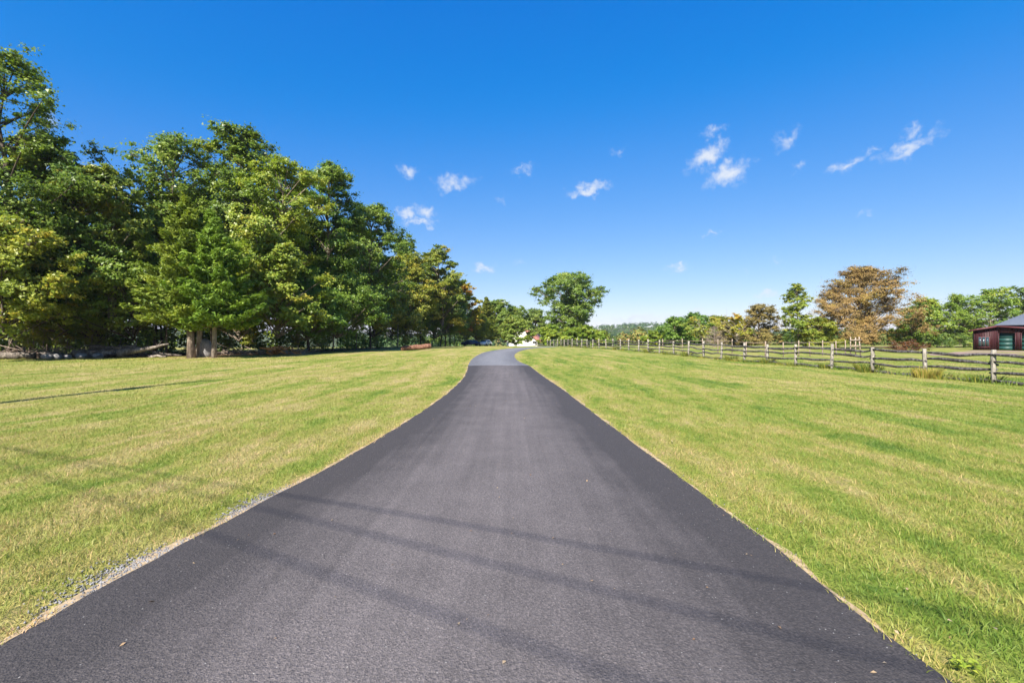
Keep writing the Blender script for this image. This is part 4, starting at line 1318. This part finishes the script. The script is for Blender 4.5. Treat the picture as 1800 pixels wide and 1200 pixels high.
log_thing('fallen_log', 'short thick red-brown log lying on the lawn before the woods', 'log', 705, 61, 758, 61.4, .31, .34, 'rust_log', .0, .28, seed=1, stubs=0)
log_thing('fallen_tree', 'large fallen grey trunk whose thin end rises to the right', 'log', 208, 43.5, 297, 44.5, .33, .07, 'log', .15, 1.15, 9, 2, 3)
log_thing('fallen_log', 'grey log lying in front at the far left picture edge', 'log', -25, 40.5, 62, 41.6, .32, .24, 'log', 0, .1, 8, 3, 1)
log_thing('fallen_log', 'grey log between the two dark trunks at the left', 'log', 70, 42.2, 112, 43.2, .34, .26, 'log', 0, 0, 6, 4, 1)
log_thing('fallen_log', 'blunt grey log end right of the second dark trunk', 'log', 128, 43.5, 152, 44.4, .36, .3, 'log', .1, .2, 5, 5, 0)
log_thing('fallen_log', 'thick grey log in the middle of the log pile', 'log', 152, 44.4, 205, 45.0, .38, .25, 'log', 0, .25, 6, 6, 2)
log_thing('fallen_log', 'long upper log lying across the back of the log pile', 'log', 160, 46.2, 262, 46.6, .26, .18, 'log', .75, .6, 8, 7, 3)
log_thing('fallen_log', 'thin pale log lying on the ground right of the pile', 'log', 262, 43.8, 292, 43.5, .13, .10, 'log', 0, 0, 5, 8, 0)
log_thing('fallen_log', 'curved pale branch lying under the raised trunk end', 'log', 268, 45.5, 320, 46.4, .17, .08, 'log', .25, 0, 6, 9, 1)

bx, by, bz = gpt(361, 42.2)


def boulder(seed, sx, sy, sz):
    rng = np.random.default_rng(seed); b = MB()
    nu, nv = 10, 7
    th = np.arange(nu) * 2 * math.pi / nu; ph = np.linspace(-1.2, 1.45, nv)
    V = np.stack([np.cos(th)[None, :] * np.cos(ph)[:, None], np.sin(th)[None, :] * np.cos(ph)[:, None], np.repeat(np.sin(ph)[:, None], nu, 1)], -1)
    V = V * (1 + rng.normal(0, .09, (nv, nu, 1))) * np.array([sx, sy, sz]) + np.array([0, 0, sz * .7])
    i = np.arange(nv - 1)[:, None] * nu; j = np.arange(nu)[None, :]; j2 = (j + 1) % nu
    b.add(V.reshape(-1, 3), np.stack([i + j, i + j2, i + nu + j2, i + nu + j], -1).reshape(-1, 4), [((nv - 1) * nu, (nv - 1) * nu + k, (nv - 1) * nu + k + 1) for k in range(1, nu - 1)])
    return b


obj('boulder', boulder(1, .75, .5, .95).mesh('boulder', M['stone'], False, None), None, (bx, by, bz), 0, 'dark grey boulder between the cedar trunks', 'rock')
for i, (x, d, s) in enumerate(((84, 41.4, .42), (100, 41.8, .36), (143, 43.2, .40), (172, 43.6, .38), (118, 42.4, .3))):
    X, Y, Z = gpt(x, d)
    obj('boulder', boulder(10 + i, s * 1.2, s, s * .7).mesh('boulder', M['stone'], False, None), None, (X, Y, Z), 0,
        ['grey stone just right of the first dark trunk', 'low grey stone between the two dark trunks', 'rounded stone right of the second dark trunk', 'grey stone below the thick middle log', 'small stone at the foot of the second dark trunk'][i], 'rock', 'stones along the woods edge')


def brush(name, label, x0, x1, d, n, h, mat, seed, r=.03):
    rng = np.random.default_rng(seed); b = MB()
    ox, oy, oz = gpt((x0 + x1) / 2, d)
    half = (x1 - x0) / 2 * d / F_PX
    for i in range(n):
        p = np.array([rng.uniform(-half, half), rng.normal(0, .8), rng.uniform(0, h * .6)])
        dv = np.array([rng.normal(0, 1), rng.normal(0, .7), rng.normal(.1, .45)]); dv *= rng.uniform(.3, 1.1)
        e = p + dv; e[2] = max(e[2], .02)
        b.tube([p, (p + e) / 2 + rng.normal(0, .08, 3), e], np.array([1, .8, .35]) * r * rng.uniform(.6, 1.7), 4, 0, True)
    t = thing(name, label, 'brush', (ox, oy, oz))
    obj('sticks', b.mesh('sticks', M[mat], False, None), t, kind='stuff')


brush('brush_pile', 'tangled pile of sticks between the two dark trunks', 72, 122, 44.5, 110, 1.5, 'twig', 51)
brush('brush_pile', 'tangle of dead branches over the log pile', 135, 262, 46.0, 180, 1.4, 'log', 52, .045)
brush('brush_pile', 'low brush and sticks right of the cedar clump', 392, 545, 49, 170, .7, 'twig', 53)
brush('brush_pile', 'loose dead sticks at the far left behind the front log', -40, 66, 43.5, 120, 1.0, 'twig', 54)
brush('brush_pile', 'broken orange wood heaped beside the pale maple trunk', 478, 512, 48.8, 46, 1.1, 'fire_wood', 55, .10)


# ------------------------------------------------------------------ power line behind the camera: only its shadow is in the picture
def build_powerline():
    l = np.array([math.sin(SUN_AZ), math.cos(SUN_AZ)]) / math.tan(SUN_EL)
    Hp = 16.0
    A = np.array([-12.1, 19.4]) - Hp * l

    def pole(P, H, label, u):
        z = float(terrain(P[0], P[1]))
        t = thing('utility_pole', label, 'utility pole', (P[0], P[1], z))
        b = MB(); b.tube([(0, 0, -.5), (0, 0, H * .5), (0, 0, H)], [.24, .20, .16], 12)
        obj('mast', b.mesh('mast', M['bark_dark'], True, None), t)
        m = MB(); m.box((0, 0, 8.4), (1.1, .1, .12), math.atan2(u[1], u[0]) + math.pi / 2); obj('crossarm', m.mesh('crossarm', M['bark_dark'], False, None), t)
        m = MB(); m.tube([(.26, -.15, H - 2.9), (.26, -.15, H - 2.1)], [.17, .17], 12); obj('transformer', m.mesh('transformer', M['stone'], False, None), t)
    ends = []
    pts = [((-2, 4.86), (1.71, 3.24)), ((-2.24, 4.53), (1.28, 2.72)), ((-2.29, 3.89), (.29, 2.43))]
    for k, (p1, p2) in enumerate(pts):
        # level wire through the pole whose shadow runs through both points
        p1, p2 = np.array(p1), np.array(p2)
        dv = (p2 - p1) / np.linalg.norm(p2 - p1); nrm = np.array([-dv[1], dv[0]])
        h = float(nrm @ (p1 - A) / (nrm @ l))
        s = np.linspace(0, 42, 30)
        P = np.stack([A[0] + dv[0] * s, A[1] + dv[1] * s, np.full(30, h)], 1)
        ends.append(P[-1])
        b = MB(); b.tube(P - P[0], .0098, 6)
        obj('power_wire', b.mesh('power_wire', M['wire'], True, None), None, tuple(P[0]), 0,
            ['overhead wire casting the farthest shadow line on the asphalt', 'overhead wire casting the middle shadow line on the asphalt', 'overhead wire casting the nearest shadow line on the asphalt'][k], 'wire', 'overhead wires')
    e = np.mean(ends, 0)
    pole(A, Hp, 'utility pole left of the view whose shadow crosses the left lawn', e[:2] - A)
    pole(e[:2], Hp, 'utility pole behind the viewer at the far end of the wires', e[:2] - A)


build_powerline()


# ------------------------------------------------------------------ grass, gravel, leaves
def build_grass():
    rng = np.random.default_rng(99)
    b = MB()

    def band(d0, d1, dens, h, w, seg, umax=1.3):
        area_n = int(dens * (d1 - d0) * (2 * umax * (d0 + d1) / 2 + 2.5))
        Y = rng.uniform(d0, d1, area_n)
        X = rng.uniform(-1, 1, area_n) * (umax * d1 + 1.2)
        k = np.abs(X) < umax * Y + 1.2
        X, Y = X[k], Y[k]
        l, r = road_l(Y), road_r(Y)
        # gravel shoulder on the near left is thin in grass
        ed = np.minimum(np.abs(X - l), np.abs(X - r))
        inside = (X > l + .05) & (X < r - .05)
        thin = np.where(X < 0, sst(.02, .34, l - X) * .0 + np.where((np.abs(Y - 3.35) < .5) | (np.abs(Y - 4.75) < .45), sst(.05, .38, l - X), sst(-.06, .06, l - X)), sst(-.06, .06, X - r))
        keep = (~inside) & (rng.uniform(0, 1, len(X)) < thin)
        X, Y, ed, l, r = X[keep], Y[keep], ed[keep], l[keep], r[keep]
        n = len(X)
        clump = np.sin(X * 5.1 + 1.3 * np.sin(Y * 3.3)) * np.sin(Y * 4.3 + 1.7 * np.sin(X * 2.9))
        Z = terrain(X, Y) + np.where((X > l) & (X < r), .02, 0.)
        hh = h * rng.uniform(.55, 1.3, n) * (1 + .28 * clump) * (.7 + .3 * sst(0, .35, ed))
        ww = w * rng.uniform(.7, 1.3, n)
        ang = rng.uniform(0, 6.283, n) + .6 * clump
        lean = np.abs(rng.normal(.55, .4, n))
        dx, dy = np.cos(ang), np.sin(ang)
        dirv = np.stack([dx * lean, dy * lean, np.ones(n)], 1); dirv /= np.linalg.norm(dirv, axis=1, keepdims=True)
        sa = rng.uniform(0, 6.283, n)
        side = np.stack([np.cos(sa), np.sin(sa), np.zeros(n)], 1) * ww[:, None] * .5
        B = np.stack([X, Y, Z - .004], 1)
        dry = rng.uniform(0, 1, n)
        tint = np.clip(rng.normal(.45, .2 if d0 < 9 else .12, n) + np.where(dry > .80, .42 if d0 < 9 else .25, 0) + .4 * (1 - sst(.02, .22, ed)), 0, 1)
        bend = np.stack([dx, dy, -np.ones(n) * .35], 1)
        tip = B + dirv * hh[:, None] + bend * (hh * .28)[:, None]
        if seg == 3:
            mid = B + dirv * (hh * .55)[:, None] + bend * (hh * .05)[:, None]
            V = np.stack([B - side, B + side, mid + side * .8, mid - side * .8, tip], 1).reshape(-1, 3)
            i = np.arange(n)[:, None] * 5
            b.add(V, i + np.array([[0, 1, 2, 3]]), i + np.array([[3, 2, 4]]), np.repeat(tint, 5))
        else:
            V = np.stack([B - side, B + side, tip], 1).reshape(-1, 3)
            b.add(V, None, np.arange(n * 3).reshape(-1, 3), np.repeat(tint, 3))
        return n
    N = band(1.6, 5, 4200, .062, .0048, 3)
    N += band(5, 9, 2300, .062, .007, 1)
    N += band(9, 15, 800, .062, .011, 1, 1.2)
    N += band(15, 26, 230, .060, .019, 1, 1.15)
    N += band(26, 45, 45, .085, .034, 1, 1.1)
    # longer unmown grass under the fence
    n = 9000
    t = rng.uniform(-4, 30, n) ; t = np.where(rng.uniform(0, 1, n) < .5, t * .5, t)
    X = D0 * (.992 - .0206 * t) + rng.normal(0, .16, n); Y = D0 * (1 + .1362 * t) + rng.normal(0, .16, n)
    Z = terrain(X, Y); hh = rng.uniform(.08, .30, n); sa = rng.uniform(0, 6.28, n)
    side = np.stack([np.cos(sa), np.sin(sa), 0 * sa], 1) * .017
    B = np.stack([X, Y, Z - .01], 1); tip = B + np.stack([rng.normal(0, .4, n) * hh, rng.normal(0, .4, n) * hh, hh], 1)
    b.add(np.stack([B - side, B + side, tip], 1).reshape(-1, 3), None, np.arange(n * 3).reshape(-1, 3), np.repeat(np.clip(rng.normal(.3, .25, n), 0, 1), 3))
    obj('grass', b.mesh('grass', M['grass']), label='mown green and straw coloured lawn grass on both sides of the driveway', cat='grass', kind='stuff')


build_grass()


def build_gravel():
    rng = np.random.default_rng(4); b = MB()
    n = 1500
    Y = rng.uniform(1.2, 6.2, n)
    Y = np.where(rng.uniform(0, 1, n) < .6, rng.normal(3.35, .28, n), rng.normal(4.75, .3, n))
    wdt = np.interp(Y, [2.6, 3.3, 4.1, 4.8, 5.6], [.10, .34, .10, .26, .05])
    X = road_l(Y) - .02 - np.abs(rng.normal(0, .5, n)) * wdt
    # a little along the right edge too
    k = rng.uniform(0, 1, n) < .05
    Y = np.where(k, rng.uniform(1.5, 14, n), Y)
    X = np.where(k, road_r(Y) + .03 + np.abs(rng.normal(0, .04, n)), X)
    Z = terrain(X, Y)
    s = rng.uniform(.004, .013, n)
    base = np.array([[1, 0, 0], [-.5, .87, 0], [-.5, -.87, 0], [0, 0, .8], [0, 0, -.6]])
    a = rng.uniform(0, 6.28, n); ca, sa = np.cos(a), np.sin(a)
    V = base[None] * s[:, None, None] * rng.uniform(.6, 1.4, (n, 5, 1))
    V = np.stack([V[..., 0] * ca[:, None] - V[..., 1] * sa[:, None], V[..., 0] * sa[:, None] + V[..., 1] * ca[:, None], V[..., 2]], -1) + np.stack([X, Y, Z + .006], 1)[:, None, :]
    i = np.arange(n)[:, None] * 5
    T = np.concatenate([i + np.array([[p, q, r]]) for p, q, r in ((0, 1, 3), (1, 2, 3), (2, 0, 3), (1, 0, 4), (2, 1, 4), (0, 2, 4))])
    b.add(V.reshape(-1, 3), None, T)
    obj('gravel', b.mesh('gravel', M['stone'], False, None), label='loose grey gravel along the edge of the driveway', cat='gravel', kind='stuff')
    # dry thatch and soil strip along both edges
    for nm, fn, sg in (('soil_edge', road_l, -1), ('soil_edge', road_r, 1)):
        ys = np.arange(-4, 29, .12); e = fn(ys)
        wv = .05 + .03 * np.sin(ys * 2.1) + .02 * np.sin(ys * 7.3) + rng.uniform(-.02, .02, len(ys))
        if sg < 0: wv = wv + np.interp(ys, [2.2, 3.3, 4.1, 5.0, 6], [0, .09, .03, .07, 0])
        x0, x1 = e - sg * .04, e + sg * wv
        V = np.concatenate([np.stack([x0, ys, terrain(x0, ys) + .010], 1), np.stack([x1, ys, terrain(x1, ys) + .005], 1)])
        m = len(ys); j = np.arange(m - 1)
        q = np.stack([j, j + 1, m + j + 1, m + j], 1)
        bb = MB(); bb.add(V, q if sg < 0 else q[:, ::-1])
        obj(nm, bb.mesh(nm, M['soil'], False, None), kind='structure')


M['soil'] = mat_plain('dry_soil_and_thatch', (.34, .255, .155), .95, .1, .45, 14)
build_gravel()


def build_fallen_leaves():
    rng = np.random.default_rng(6); b = MB()
    n = 520
    Y = 1.8 + 26 * rng.uniform(0, 1, n) ** 1.6
    l, r = road_l(Y), road_r(Y)
    t = rng.uniform(0, 1, n); t = np.where(rng.uniform(0, 1, n) < .55, np.where(t < .5, t * .22, 1 - (1 - t) * .22), t)
    X = l + (r - l) * (t * 1.3 - .15)
    on = (X > l) & (X < r)
    tt = np.clip((X - l) / (r - l), 0, 1)
    Z = terrain(X, Y) + np.where(on, .022 + .03 * (1 - (2 * tt - 1) ** 2) + .006, .045)
    L = np.where(rng.uniform(0, 1, n) < .05, rng.uniform(.04, .07, n), rng.uniform(.010, .03, n))
    Nn = np.array([0, 0, 1]) + rng.normal(0, .22, (n, 3))
    b.leaves(np.stack([X, Y, Z], 1), Nn, L, L * rng.uniform(.25, .8, n), rng, rng.uniform(0, 1, n), .12)
    obj('fallen_leaves', b.mesh('fallen_leaves', M['fallen_leaf']), label='small dry leaves and needles scattered over the driveway', cat='leaves', kind='stuff')


build_fallen_leaves()

# leafy weed at the road edge, bottom right
rng = np.random.default_rng(60)
w = MB(); n = 46
ang = rng.uniform(0, 6.28, n); rr = .10 * np.sqrt(rng.uniform(0, 1, n))
C = np.stack([rr * np.cos(ang), rr * np.sin(ang), .05 + .05 * rng.uniform(0, 1, n)], 1)
w.leaves(C, np.array([0, 0, 1]) + rng.normal(0, .35, (n, 3)), .05, .032, rng, np.clip(rng.normal(.55, .1, n), 0, 1))
for (X, Y, lb) in ((2.19, 2.33, 'small bright green leafy weed at the right asphalt edge'),):
    t = thing('weed', lb, 'weed', (X, Y, float(terrain(X, Y))))
    t.scale = (.6, .6, .6)
    obj('leaf_rosette', w.mesh('leaf_rosette', M['leaf']), t, color=(1.3, 1.3, 1.0))

# ------------------------------------------------------------------ thin even air over the whole place
hz = MB(); hz.box((0, 1400, 24), (5600, 3200, 92))
hm, nt, N, L, out = new_mat('thin_haze')
pv = N('ShaderNodeVolumePrincipled'); pv.inputs['Color'].default_value = (.80, .90, 1, 1); pv.inputs['Density'].default_value = .00011; pv.inputs['Anisotropy'].default_value = .2
L(pv.outputs[0], out.inputs['Volume'])
obj('haze', hz.mesh('haze', hm, False, None), label='thin bluish haze of the air before the far hills', cat='haze', kind='stuff')
